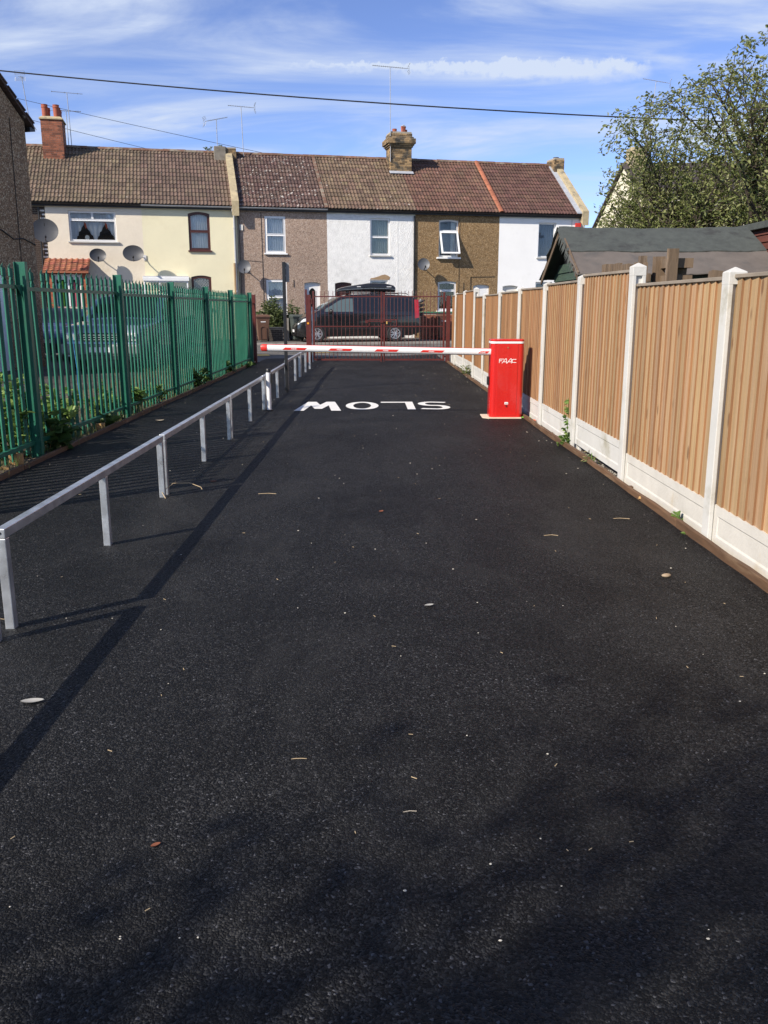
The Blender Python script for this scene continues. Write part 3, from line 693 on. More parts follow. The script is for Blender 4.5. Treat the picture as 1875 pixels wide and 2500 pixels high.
def strokes(lines, w, shear=0.0):
    """flat letter strokes as quads in x-z, returned as list of quads"""
    out = []
    for pts in lines:
        for (x0, z0), (x1, z1) in zip(pts[:-1], pts[1:]):
            d = Vector((x1-x0, z1-z0)).normalized(); n = Vector((-d.y, d.x))*w/2; e = d*w/2
            q = [(x0-e.x+n.x, z0-e.y+n.y), (x0-e.x-n.x, z0-e.y-n.y), (x1+e.x-n.x, z1+e.y-n.y), (x1+e.x+n.x, z1+e.y+n.y)]
            out.append([(a + shear*b, b) for a, b in q])
    return out
FAAC = [[(.02,0),(.02,.86)],[(.02,.86),(1.15,.86)],[(.02,.46),(.62,.46)],
        [(.70,-.12),(1.55,.92),(1.80,.92),(1.80,-.12)],[(1.15,.20),(1.80,.20)],
        [(1.95,-.12),(2.75,.92),(3.0,.92),(3.0,-.12)],[(2.35,.20),(3.0,.20)],
        [(4.15,.80),(3.32,.80),(3.22,.66),(3.22,.18),(3.32,.04),(4.15,.04)]]
def faac(parent, name, x, z, h, y, mat, w=.17, fn=None):
    m = M(); q = strokes(FAAC, w)
    for i, s in enumerate(q):
        if fn: m.add([fn(x + a*h, z + b*h, i*2e-5) for a, b in s], [(0,1,2,3)])
        else: m.add([(x + a*h, y - i*2e-5, z + b*h) for a, b in s], [(0,1,2,3)])
    return m.build(name, mat, parent)
faac(door, 'lettering', -.108, .715, .052, -.0062, STICKER, .135)
tag(M().prism([(-.31,-.02),(-.235,-.085),(.19,-.085),(.205,.0),(.23,.36),(-.30,.36)], 0.002, .010, 'z').build('plinth', PLINTH, None, loc=(1.592,11.215,0), bevel=.004), 'thin sandy concrete plinth showing at the foot of the red cabinet', 'plinth')
# arm: oval aluminium section, red strip on top, rubber underneath
AL = 2.90; slope = .018
def asec(t):  # t in 0..2pi -> y,z
    return (.026*math.cos(t), .043*math.sin(t))
def arm_piece(t0, t1, x0, x1, grow, n=10):
    m = M()
    def fn(u, v):
        t = t0 + (t1-t0)*v; y, z = asec(t); x = x0 + (x1-x0)*u
        k = 1 + grow
        return (-x, y*k, z*k + x*slope)
    return m.grid(fn, 1, n)
arm = arm_piece(0, 2*math.pi, -.10, AL, 0, 32).build('arm', ARMWHITE, bar, smooth=True, loc=(-.207, .072, .848))
arm_piece(R(62), R(118), .0, AL-.002, .03, 8).build('red_top_strip', ARMRED, arm, smooth=True)
arm_piece(R(242), R(298), .0, AL-.002, .05, 8).build('rubber_edge', ARMGREY, arm, smooth=True)
m = M(); m.tube([(-AL+.004,0,AL*slope),(-AL-.055,0,AL*slope+.001),(-AL-.075,0,AL*slope+.001)], [.046,.045,.034], 20); m.v = [(a, b*.66, c) for a, b, c in m.v]
m.build('end_cap', ARMRED, arm, smooth=True)
def arm_front(x, z, lift=0.0):
    # point on the near face of the tube: x measured from the cabinet, z from the arm's axis
    zz = max(-.042, min(.042, z)); y = -.026*math.sqrt(max(0, 1 - (zz/.043)**2)) - .0012 - lift
    return (-x, y, zz + x*slope)
for i, xs in enumerate((.02, .60, 1.19, 1.785, 2.375)):
    m = M(); Ls = .30 if i else .13; n = 6
    for k in range(n):
        za, zb = -.021 + .030*k/n, -.021 + .030*(k+1)/n
        sa, sb = (za+.021)*1.15, (zb+.021)*1.15
        m.add([arm_front(xs+Ls+.02-sa, za), arm_front(xs+.035-sa, za), arm_front(xs+.035-sb, zb), arm_front(xs+Ls+.02-sb, zb)], [(0,1,2,3)])
    st = m.build('reflector', ARMRED, arm)
    faac(arm, 'lettering', 0, 0, .0165, 0, STICKER, .20, lambda a, b, l, xs=xs, Ls=Ls: arm_front(xs + Ls*.5 + .055 - a, b - .015, .0008 + l))

# ================================================================== ROAD WORDING
slow = thing('road_marking', 'white painted SLOW lettering on the asphalt, read from the street', 'road marking', (-.14, 12.62, .006), R(180+1.2))
def letter_strokes(name, lines, w, x, sx, sy):
    pass
def road_letter(name, polys, x0, x1, y0=-.5, y1=.5):
    m = M()
    for j, p in enumerate(polys): m.add([(x0 + (x1-x0)*a, y0 + (y1-y0)*b, j*.0006) for a, b in p], [tuple(range(len(p)))])
    return m.build(name, W_PAINT, slow)
def ring(a0, a1, ro, ri, c, n=20):
    ps = []
    for k in range(n):
        t0, t1 = R(a0+(a1-a0)*k/n), R(a0+(a1-a0)*(k+1)/n)
        ps.append([(c[0]+ro[0]*math.cos(t0), c[1]+ro[1]*math.sin(t0)), (c[0]+ro[0]*math.cos(t1), c[1]+ro[1]*math.sin(t1)), (c[0]+ri[0]*math.cos(t1), c[1]+ri[1]*math.sin(t1)), (c[0]+ri[0]*math.cos(t0), c[1]+ri[1]*math.sin(t0))])
    return ps
# local x is mirrored by the half turn: S lies towards the cabinet
def flat(ps): return [[q for q in p] for p in ps]
def single(name, ps, x0, x1, y0=-.5, y1=.5):
    m = M()
    for p in ps: m.add([(x0 + (x1-x0)*a, y0 + (y1-y0)*b, 0) for a, b in p], [tuple(range(len(p)))])
    m.build(name, W_PAINT, slow)
S = ring(90, 270, (.46,.28), (.22,.165), (.48,.72)) + ring(-90, 90, (.46,.28), (.22,.165), (.52,.275))
S += [[(.48,.885),(.90,.835),(.98,.945),(.48,1.0)], [(.48,.44),(.52,.44),(.52,.555),(.48,.555)], [(.52,-.005),(.02,.05),(.10,.165),(.52,.11)]]
single('letter_s', S, -1.10, -.64)
single('letter_l', [[(.04,0),(.27,0),(.27,1),(.04,1)], [(.27,0),(1.0,0),(1.0,.13),(.27,.13)]], -.60, -.10)
single('letter_o', ring(0, 360, (.5,.5), (.27,.375), (.5,.5), 36), -.06, .42)
single('letter_w', [[(0,1),(.21,1),(.305,.42),(.385,0),(.19,0)], [(.305,.42),(.42,.80),(.50,.80),(.50,.36),(.385,0)], [(.50,.36),(.50,.80),(.58,.80),(.695,.42),(.615,0)], [(.695,.42),(.79,1),(1,1),(.81,0),(.615,0)]], .47, 1.13, -.52, .62)

# ================================================================== RED GATE
GY = 22.75
def gate_leaf(label, x0, x1, hinge):
    t = thing('gate_leaf', label, 'gate', (x0, GY, 0)); W = x1 - x0
    fr = M(); s = .024
    fr.box(-s, s, -s, s, .05, 1.79 if hinge == 0 else 1.76).box(W-s, W+s, -s, s, -.0 if hinge == 0 else .03, 1.775)
    fr.build('frame', REDGATE, t, bevel=.003)
    for z, nm in ((1.655,'top_rail'),(.905,'middle_rail'),(.05,'bottom_rail')):
        M().box(s, W-s, -.018 if nm != 'bottom_rail' else -.02, .018, z-.014, z+.014 if nm != 'bottom_rail' else z+.03).build(nm, REDGATE, t)
    n = 16
    bm = M().tube([(0,0,.06),(0,0,1.78),(0,0,1.80)], [.0068,.0068,.003], 8).mesh('bar', REDGATE, True)
    for k in range(n): inst('bar', bm, t, (s + (W-2*s)*(k+.5)/n, 0, random.uniform(-.004,.004)), (0, random.uniform(-.003,.003), 0))
    return t
gl = gate_leaf('left leaf of the red barred gate, hung from the post with a yellow mark', -1.815, -.065, 0)
gr = gate_leaf('right leaf of the red barred gate, hung beside the wooden fence', .005, 1.545, 1)
for g, xs, W in ((gl, (1.42,), 1.75), (gr, (.06,), 1.54)):
    x = W - .33 if g is gl else .03
    M().box(x, x+.30, -.03, .02, 1.06, 1.085).box(x if g is gl else x+.275, (x if g is gl else x+.275)+.025, -.03, .02, .91, 1.06).build('latch_frame', REDGATE, g)
M().tube([(1.36,-.04,1.03),(2.02,-.04,1.03)], .012, 10).box(1.33,1.40,-.055,-.02,.99,1.07).box(1.72,1.80,-.055,-.02,1.0,1.06).build('slide_bolt', REDGATE, gl)
M().box(.055,.085,-.06,-.03,.965,1.035).build('padlock', Y_PAINT, gr, bevel=.006)
M().tube([(1.75,-.03,0.0),(1.75,-.03,.35)], .010, 8).build('drop_bolt', REDGATE, gl)
M().tube([(.0,-.03,0.0),(.0,-.03,.35)], .010, 8).build('drop_bolt', REDGATE, gr)
t = thing('gate_post', 'dark red gate post with a yellow reflector and welded hinge', 'post', (-1.945, GY, 0))
M().box(-.065,.065,-.05,.05,-.3,1.70).build('column', REDGATE, t, bevel=.004)
M().box(-.072,-.030,-.056,.0,1.45,1.83).build('side_plate', REDGATE, t)
M().box(.065,.115,-.02,.02,1.52,1.56).tube([(.10,-.02,1.47),(.10,-.02,1.60)], .022, 10).build('hinge', REDGATE, t)
M().tube([(-.012,-.053,.985),(-.012,-.05,.985)], .026, 16).build('reflector', mk('reflector_amber', (.75,.32,.02), .3, .1, 5), t)
M().box(.08,.10,-.02,.0,-.1,1.4).build('white_strip', GALV, t)
t = thing('gate_post', 'dark red gate post against the end of the wooden fence', 'post', (1.655, GY+.03, 0))
M().box(-.05,.055,-.05,.05,-.3,1.675).build('column', REDGATE, t, bevel=.004)
M().box(-.09,-.05,-.02,.02,1.50,1.54).box(-.09,-.05,-.02,.02,.12,.16).build('hinge', REDGATE, t)
# ================================================================== TERRACE
EAVE_Y, EAVE_Z, RID_Y, RID_Z = -.25, 5.50, 3.50, 8.17
PITCH = math.atan2(RID_Z-EAVE_Z, RID_Y-EAVE_Y); SLEN = math.hypot(RID_Z-EAVE_Z, RID_Y-EAVE_Y)
def slope(s, lift=0.0):
    return (EAVE_Y + s*math.cos(PITCH) - lift*math.sin(PITCH), EAVE_Z + s*math.sin(PITCH) + lift*math.cos(PITCH))
def tile_mesh(w, L_, mat, rolls=2):
    m = M(); n = 6*rolls; t = .030
    def h(x):
        q = (x/w*rolls) % 1.0
        return .030*math.sin(math.pi*(q-.45)/.55)**1.0 if q > .45 else -.004*math.sin(math.pi*q/.45)
    xs = [w*1.02*i/n for i in range(n+1)]
    zt = [h(min(x, w*.9999)) for x in xs]
    top = [(x, 0, z) for x, z in zip(xs, zt)] + [(x, L_, z-.012) for x, z in zip(xs, zt)] + [(x, 0, z-t) for x, z in zip(xs, zt)]
    k = n+1; fs = []
    for i in range(n): fs += [(i, i+1, k+i+1, k+i), (2*k+i, 2*k+i+1, i+1, i)]
    fs += [(0, k, 2*k), (n, 2*k+n, k+n)]
    return m.add(top, fs).mesh('tile', mat)
def brick_stack(w, d, h, bl=.215, bh=.065, j=.010, proud=.004, start=0, skip=0.0, corbel=None):
    """bricks with recessed joints round a mortar core; returns (bricks, core) builders; origin at base centre"""
    B = M(); Cc = M(); Cc.box(-w/2+.006, w/2-.006, -d/2+.006, d/2-.006, 0, h-.002)
    rows = int(h/(bh+j)); bw = .1025
    for r in range(rows):
        z0 = r*(bh+j); z1 = z0 + bh; off = (bl+j)/2 if (r+start) % 2 else 0; g = corbel(z0) if corbel else 0
        for side in range(4):
            L_ = (w if side % 2 == 0 else d) + 2*g; half = (d if side % 2 == 0 else w)/2 + g
            x = -L_/2 - off
            while x < L_/2 - .01:
                a, b = max(x, -L_/2), min(x+bl, L_/2)
                if b - a > .03:
                    p = random.uniform(-.001, proud)
                    m = M().box(a, b, -half-p, -half+.06, z0, z1)
                    rot = Matrix.Rotation(side*math.pi/2, 4, 'Z'); B.add([rot @ Vector(v) for v in m.v], m.f)
                x += bl + j
    if corbel: 
        for k in range(int(h/.075)):
            g = corbel(k*.075)
            if g > 0: Cc.box(-w/2-g+.006, w/2+g-.006, -d/2-g+.006, d/2+g-.006, k*.075, k*.075+.0745)
    return B, Cc
def chimney(parent, x, y, z0, w, d, h, brick, pots, cap=None, corbel=None):
    B, Cc = brick_stack(w, d, h, corbel=corbel)
    c = Cc.build('chimney', MORTAR, parent, loc=(x, y, z0)); b = B.build('brickwork', brick, c); struct(b, 'stuff')
    if cap:
        m = M(); e = cap; m.add([(-w/2-e,-d/2-e,h),(w/2+e,-d/2-e,h),(w/2+e,d/2+e,h),(-w/2-e,d/2+e,h),(-w/2-e,-d/2-e,h+.05),(w/2+e,-d/2-e,h+.05),(w/2+e,d/2+e,h+.05),(-w/2-e,d/2+e,h+.05),(-w/2+.06,-d/2+.06,h+.13),(w/2-.06,-d/2+.06,h+.13),(w/2-.06,d/2-.06,h+.13),(-w/2+.06,d/2-.06,h+.13)],
              [(0,1,5,4),(1,2,6,5),(2,3,7,6),(3,0,4,7),(4,5,9,8),(5,6,10,9),(6,7,11,10),(7,4,8,11),(8,9,10,11),(3,2,1,0)])
        m.build('mortar_cap', STONEC, c)
    for (px, py, r, ph) in pots:
        hz = h + (.08 if cap else 0)
        prof = [(0,r*.92),(ph*.75,r),(ph*.76,r*1.12),(ph*.84,r*1.12),(ph*.86,r*1.02),(ph*.97,r*1.05),(ph,r*1.10),(ph,r*.85),(ph*.7,r*.80)]
        m = M(); n = 18
        m.grid(lambda u, v: (px + prof[min(int(round(v*(len(prof)-1))), len(prof)-1)][1]*math.cos(2*math.pi*u), py + prof[int(round(v*(len(prof)-1)))][1]*math.sin(2*math.pi*u), hz + prof[int(round(v*(len(prof)-1)))][0]), n, len(prof)-1)
        m.build('chimney_pot', CLAYPOT, c, smooth=True)
    return c
def curtain(parent, x0, x1, z0, z1, y, mat, folds=9, amp=.018, nm='curtain'):
    m = M(); ph = random.uniform(0, 6); n = folds*6
    m.grid(lambda u, v: (x0+(x1-x0)*u, y + amp*math.sin(ph + u*folds*6.28 + .7*math.sin(u*17+ph)) * (.6+.4*(1-v)), z0+(z1-z0)*v), n, 3)
    return m.build(nm, mat, parent, smooth=True)
def window(house, x0, x1, z0, z1, frame, cells, rise=0.0, y=.07, cur=None, sill=None, fw=.06, panes=GLASS, curtz=None, sillmat=None, name='window'):
    W, H = x1-x0, z1-z0
    holes = [(x0+fw*.6+a*(W-fw*1.2)+fw*.4, x0+fw*.6+b*(W-fw*1.2)-fw*.4, z0+fw*.6+c*(H-fw*1.2)+fw*.4, z0+fw*.6+d*(H-fw*1.2)-fw*.4, rise if (rise and d > .99) else 0) for a, b, c, d in cells]
    f = M().plate(x0+.003, x1-.003, z0+.003, z1-.003, holes, y, y+.07, orise=rise).build(name, frame, house)
    for h in holes:
        M().plate(h[0]-.01, h[1]+.01, h[2]-.01, h[3]+.01, [], y+.035, y+.041, orise=h[4]).build('pane', panes, f)
        # bead round each pane
        m = M(); q = .018
        m.plate(h[0]-.004, h[1]+.004, h[2]-.004, h[3]+.004, [(h[0]+q, h[1]-q, h[2]+q, h[3]-q, h[4])], y-.012, y+.002, orise=h[4]); m.build('bead', frame, f)
    if cur is not None: curtain(f, x0+.02, x1-.02, (z0+.02) if curtz is None else curtz, z1-.03, y+.10, cur)
    if sill: M().box(x0-sill, x1+sill, -.075, y+.005, z0-.055, z0+.004).build('sill', sillmat or frame, f, bevel=.006)
    return f
def door(house, x0, x1, z0, z1, mat, rise=0.0, y=.10, kind='arch'):
    d = M().plate(x0+.003, x1-.003, z0, z1-.003, [(x0+.07, x1-.07, z0+.06, z1-.07, rise)], y, y+.06, orise=rise).build('door', mat, house)
    c = (x0+x1)/2
    lf = M().plate(x0+.072, x1-.072, z0+.06, z1-.072, [(c-.14, c+.14, z0+1.1, z1-.25, .12)] if kind == 'arch' else [], y+.012, y+.05, orise=rise).build('door_leaf', mat, d)
    if kind == 'arch': M().plate(c-.145, c+.145, z0+1.095, z1-.245, [], y+.03, y+.036, orise=.12).build('pane', CARGL, d)
    M().box(x1-.13, x1-.11, y-.03, y+.012, z0+.95, z0+1.09).build('handle', BRASS, d)
    return d
def pipe(house, x, y, z0, z1, mat, r=.035, name='downpipe'):
    m = M().tube([(x, y, z0), (x, y, z1)], r, 10)
    for k in range(int((z1-z0)/1.3)+1): m.tube([(x, y, z0+.4+k*1.3), (x, y, z0+.46+k*1.3)], r*1.25, 10)
    return m.build(name, mat, house, smooth=True)
def house(label, u0, u1, wall, tmat, holes, gut, roof_ext=(0,0), side=True):
    t = thing('terraced_house', label, 'house', TW(u0, 0, 0), TH, 'houses of the terrace'); W = u1-u0
    m = M().plate(0, W, -.1, 5.46, holes, 0, .26)
    m.box(0, .02, .262, 7.2, -.1, 5.40).box(W-.02, W, .262, 7.2, -.1, 5.40).box(.021, W-.021, 7.0, 7.2, -.1, 5.40)
    m.box(.021, W-.021, .27, 6.99, 2.62, 2.72)
    if side:
        for xx in (.0, W-.02): m.prism([(.265,5.401),(7.2,5.401),(RID_Y,8.05)], xx, xx+.02, 'x')
    m.build('wall', wall, t)
    a, b = -roof_ext[0], W + roof_ext[1]
    sl = M(); e0 = slope(-.02, -.05); e1 = slope(SLEN, -.05); b1 = (2*RID_Y - e0[0], e0[1])
    sl.prism([(e0[0], e0[1]), (e1[0], e1[1]), (b1[0], b1[1]), (b1[0], b1[1]-.04), (e1[0], e1[1]-.06), (e0[0]+.05, e0[1]-.03)], a, b, 'x')
    roof = sl.build('roof', tmat, t)
    cols = round((b-a)/.30); w = (b-a)/cols; rows = 14; ga = SLEN/rows
    me = tile_mesh(w, ga*1.22, tmat)
    for r in range(rows):
        y, z = slope(r*ga, .026)
        for c in range(cols):
            o = inst('tile', me, roof, (a + c*w + random.uniform(-.004,.004), y, z + random.uniform(-.003,.004)), (PITCH - .045 + random.uniform(-.008,.008), random.uniform(-.008,.008), random.uniform(-.008,.008)))
    rm = M(); n = 8
    rm.grid(lambda u, v: (v*.46, .12*math.cos(math.pi*u), .115*math.sin(math.pi*u)), n, 1); rm.box(.0,.02,-.125,.125,-.02,.0)
    rme = rm.mesh('ridge_tile', RIDGE, True)
    k = int((b-a)/.45); 
    for i in range(k): inst('ridge_tile', rme, roof, (a + i*(b-a)/k, RID_Y, RID_Z - .035 + random.uniform(-.008,.008)), (0, random.uniform(-.01,.01), random.uniform(-.02,.02)), ((b-a)/k/.452, 1, 1))
    # fascia and half-round gutter
    M().box(a, b, -.14, -.115, 5.35, 5.44).build('fascia', gut[1], t)
    g = M(); g.grid(lambda u, v: (a + (b-a)*v, -.205 + .058*math.cos(math.pi + math.pi*u), 5.475 - .058*math.sin(math.pi*u)), 8, 1)
    g.grid(lambda u, v: (a + (b-a)*v, -.205 + .052*math.cos(math.pi + math.pi*u), 5.475 - .052*math.sin(math.pi*u)), 8, 1)
    g.build('gutter', gut[0], t, smooth=True)
    M().box(a+.01, b-.01, -.116, 0.0, 5.40, 5.44).build('soffit', gut[1], t)
    return t, roof
H = {}
# --- cream house
u0, u1 = -14.10, -10.32
t, rf = house('cream rendered terraced house with tiled porch and wide upstairs window', u0, u1, CREAM, T1, [(.88,2.74,4.0,5.2),(2.35,3.1,.75,2.05)], (GUT_B, GUT_B), (1.2, 0))
w = window(t, .88, 2.74, 4.0, 5.2, UPVC, [(0,.5,.72,1),(.5,1,.72,1),(0,1,0,.72)], cur=NET, sill=.07, sillmat=CONC)
for cx in (.34, .78):   # dark tiered drapes tied up with orange ribbon
    m = M(); X = .88+1.86*cx; pts = [(-.34,4.06),(-.30,4.2),(-.25,4.24),(-.22,4.38),(-.15,4.42),(-.10,4.55),(-.02,4.66),(.03,4.74),(.07,4.62),(.14,4.48),(.20,4.42),(.24,4.3),(.32,4.24),(.36,4.06)]
    m.prism([(X+a-.05, b) for a, b in pts], .128, .134, 'y').build('drape', DARKCL, w)
    m = M(); m.prism([(X-.06,4.80),(X-.03,4.62),(X+.01,4.50),(X+.05,4.56),(X+.03,4.70)], .120, .126, 'y').build('ribbon', ORANGE, w)
m = M(); m.ell((1.55,.122,4.16), (.09,.008,.10)); m.build('ornament', UPVC, w, smooth=True)
window(t, 2.35, 3.1, .75, 2.05, UPVC, [(0,1,0,1)], cur=NET, sill=.05)
# porch: brick piers, pent roof in terracotta tiles, clothes hanging inside
po = M().box(-.02, .16, -.95, -.77, .0, 2.72).box(1.30, 1.48, -.95, -.77, .0, 2.72).build('porch', BRICKO, t)
for xx in (.07, 1.39):
    B, Cc = brick_stack(.20, .20, 2.70, bl=.215); b = B.build('brickwork', BRICKO, po, loc=(xx, -.86, .0)); struct(b, 'stuff')
M().box(-.12,1.58,-1.04,-.98,2.68,2.80).box(-.10,1.56,-.98,0,2.70,2.74).build('porch_fascia', BLACKM, po)
pr = M().prism([(-1.12,2.78),(-.005,3.30),(-.005,3.22),(-1.12,2.70)], -.14, 1.60, 'x').build('porch_roof', TCLAY, t)
pl = math.hypot(1.12,.52); pa = math.atan2(.52,1.115); pme = tile_mesh(.218, .26, TCLAY, 1)
for r in range(6):
    s = r*pl/6
    for c in range(8): inst('tile', pme, pr, (-.14 + c*.2175 + random.uniform(-.004,.004), -1.13 + s*math.cos(pa), 2.795 + s*math.sin(pa)), (pa-.03+random.uniform(-.01,.01), 0, random.uniform(-.01,.01)))
M().plate(.18, 1.28, 0, 2.66, [(.30,.72,.9,2.45),(.80,1.20,.9,2.45)], -.80, -.75).build('porch_screen', UPVC, t)
for i, (a, b, c, d) in enumerate(((.30,.42,1.3,2.3),(.44,.56,1.0,2.4),(.60,.72,1.2,2.3),(.84,1.02,1.1,2.35))):
    curtain(po, a, b, c, d, -.70, TERRA_CL[i], 2, .015, 'hanging_cloth')
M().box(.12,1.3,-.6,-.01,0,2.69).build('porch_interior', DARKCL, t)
# chimney with a row of clay pots
chimney(t, .22, RID_Y-.35, 7.30, .86, 1.15, 1.80, BRICKR, [(-.24,-.40,.125,.52),(.22,-.40,.125,.52),(.24,-.02,.11,.48),(.26,.30,.10,.46),(-.2,.1,.12,.48)], cap=.05)
# --- exposed brick flank beside the cream house
t2 = thing('brick_flank', 'narrow strip of dark toothed brickwork at the end of the cream house', 'wall', TW(-14.70, -.16, 0), TH)
B, Cc = brick_stack(1.16, .25, 5.38); Cc.build('core', MORTAR, t2); struct(B.build('brickwork', mk('sooty_brick', (.06,.04,.03), .9, .3, 6), t2), 'stuff')
m = M(); 
for k in range(35): m.box(.40 + (.07 if k % 2 else 0), .575, -.136, -.05, k*.15+.04, k*.15+.105)
struct(m.build('pale_toothing', STONE, t2), 'stuff')
pipe(t2, .36, -.20, 0, 5.3, GUT_B, .035)
# --- yellow house
u0, u1 = -10.32, -6.42
t, rf = house('pale yellow rendered terraced house with dark brown window frames', u0, u1, YELLOW, T2, [(1.87,2.76,3.7,5.26,.08),(1.88,2.72,1.3,2.68,.07)], (GUT_G, GUT_B))
window(t, 1.87, 2.76, 3.7, 5.26, BROWNF, [(0,1,0,.5),(0,1,.5,1)], .08, cur=LACE, sill=.05, fw=.085, y=.04)
w = window(t, 1.88, 2.72, 1.3, 2.68, BROWNF, [(0,1,0,1)], .07, cur=DARKCL, sill=.05, fw=.085, y=.04)
m = M()
for k in range(-8, 9):
    for sgn in (-1, 1):
        cx = 2.30 + k*.11; z0 = 1.42
        pts = []
        x0_, z0_, x1_, z1_ = cx - .6*sgn, 1.40, cx + .6*sgn, 2.60
        # clip the slanted lead to the pane
        lo, hi = 1.98, 2.62
        def zx(x): return z0_ + (x-x0_)*(z1_-z0_)/(x1_-x0_)
        xa, xb = max(lo, min(x0_, x1_)), min(hi, max(x0_, x1_))
        if xb - xa > .03: m.beam((xa,.068,zx(xa)), (xb,.068,zx(xb)), .006, .006)
m.build('leading', UPVC, w)
cn = M().box(-.10, 1.78, -.55, -.003, 2.56, 2.62).box(-.10,1.78,-.56,-.50,2.44,2.56).build('canopy', UPVC, t)
for k in range(3): M().box(-.08+k*.02,1.76,-.555+.14*k,-.47+.14*k,2.622,2.634).build('canopy_slat', STONE, cn)
M().box(-.07,1.74,-.50,-.02,.0,.75).plate(-.07,1.74,.75,2.44,[(.0,.55,.80,2.38),(.62,1.12,.80,2.38),(1.18,1.68,.80,2.38)],-.50,-.44).build('bay', UPVC, t)
M().box(-.05,1.72,-.46,-.45,.78,2.40).build('bay_pane', GLASS, t)
pipe(t, 3.78, -.06, .3, 5.35, GUT_G, .045); M().box(3.68,3.86,-.22,-.0,5.28,5.46).build('hopper', GUT_G, t, bevel=.01)
M().tube([(3.74,-.06,.2),(3.74,-.06,3.2)], .055, 10).build('waste_pipe', PIPE_BR, t, smooth=True)
# parapet and low stack between the two halves of the terrace
pp = M(); e0, e1 = slope(-.10, .02), slope(SLEN-.55, .02)
pp.prism([(e0[0],e0[1]-.35),(e0[0],e0[1]+.24),(e1[0],e1[1]+.26),(e1[0],e1[1]-.1)], 3.70, 3.985, 'x').build('parapet', STONEC, t)
chimney(t, 3.70, RID_Y-.20, 7.62, .95, .62, .72, BRICKY, [], cap=None)
M().box(3.20,3.72,2.92,3.28,7.75,8.36).build('stack_render', mk('grey_stack_render', (.19,.17,.14), .9, .3, 5), t, bevel=.02)
# --- tan house
u0, u1 = -6.42, -2.55
t, rf = house('tan pebbledashed terraced house with white door and laurel hedge in front', u0, u1, TAN, T3, [(1.17,2.06,3.63,5.16),(1.16,2.06,1.07,2.53),(2.83,3.55,.1,2.43,.05)], (GUT_G, GUT_B))
window(t, 1.17, 2.06, 3.63, 5.16, UPVC, [(0,1,0,.5),(0,1,.5,1)], cur=NET, sill=.06, y=.02, fw=.08)
window(t, 1.16, 2.06, 1.07, 2.53, UPVC, [(0,1,0,.5),(0,1,.5,1)], cur=NET, sill=.06, y=.02, fw=.08)
door(t, 2.83, 3.55, .1, 2.43, UPVC, .05)
pipe(t, .06, -.055, .2, 5.3, GUT_B, .035)
m = M().tube([(1.03,-.008,.3),(1.04,-.008,2.4),(1.02,-.008,5.3)], .010, 6).tube([(.15,-.008,3.32),(.6,-.008,3.30),(1.02,-.008,3.26)], .008, 6); m.build('wall_cable', CABLE, t)
M().plate(.10,.24,4.55,4.78,[],-.035,-.002).build('patch', STONE, t); M().box(2.35,2.37,-.02,0,2.22,2.52).build('wall_tie', CABLE, t)
for k in range(15):   # lighter verge tiles running down the party line
    s = (k+.5)*SLEN/15; y, z = slope(s, .045); M().box(-.07,.07,-.15,.17,-.02,.02).build('verge_tile', RIDGE, rf, loc=(3.83, y, z), rot=(PITCH,0,0), bevel=.01)
# --- rough white house
u0, u1 = -2.55, 1.43
t, rf = house('white rough-rendered terraced house with dark brown door and patched wall', u0, u1, WROUGH, T4, [(1.93,2.82,3.6,5.17),(1.91,2.72,1.1,2.53),(.32,1.08,.1,2.44,.06)], (GUT_B, GUT_B))
window(t, 1.93, 2.82, 3.6, 5.17, UPVC, [(0,1,0,.5),(0,1,.5,1)], cur=mk('pale_green_curtain', (.45,.50,.46), .95, .2, 6, streak=(6,6,.4)), sill=.05, y=.07, sillmat=CONC)
window(t, 1.91, 2.72, 1.1, 2.53, UPVC, [(0,1,0,.72),(0,1,.72,1)], cur=GREYCURT, sill=.05)
door(t, .32, 1.08, .1, 2.44, BROWNF, .06, kind='plain')
m = M(); m.add([(1.90,-.010,2.56),(2.78,-.010,2.55),(2.84,-.010,2.66),(2.74,-.010,2.73),(2.60,-.010,2.78),(2.45,-.010,2.76),(2.30,-.010,2.70),(2.1,-.010,2.64),(1.95,-.010,2.62)], [tuple(range(9))])
m.prism([(1.90,2.56),(2.78,2.55),(2.84,2.66),(2.74,2.73),(2.60,2.78),(2.45,2.76),(2.30,2.70),(2.1,2.64),(1.95,2.62)], -.008, .0, 'y').build('bare_patch', mk('bare_cement', (.34,.23,.13), .95, .2, 6), t)
chimney(t, 3.93, RID_Y-.60, 7.20, 1.00, .92, 2.02, BRICKY, [(.20,-.05,.11,.30),(-.16,.2,.10,.22),(.36,.22,.09,.2)], corbel=lambda z: .0 if z < 1.28 else (.05 if z < 1.37 else .10 if z < 1.46 else .16 if z < 1.68 else .08 if z < 1.78 else .02))
M().box(3.36,4.50,-.02,.20,0,.03).build('flashing', LEAD, t, loc=(0, 2.28, 7.375), rot=(PITCH,0,0), bevel=.01)
m = M().tube([(4.14,2.85,9.50),(4.14,2.85,9.54),(4.14,2.85,9.60)], [.13,.10,.01], 8).build('cowl', LEAD, t)
pipe(t, 3.93, -.05, .2, 5.3, GUT_B, .035)
m = M().tube([(3.18,-.008,.3),(3.16,-.008,5.2)], .006, 6).tube([(2.2,-.008,5.33),(3.0,-.008,5.30),(3.2,-.012,5.18)], .006, 6); m.build('wall_cable', WSMOOTH, t)
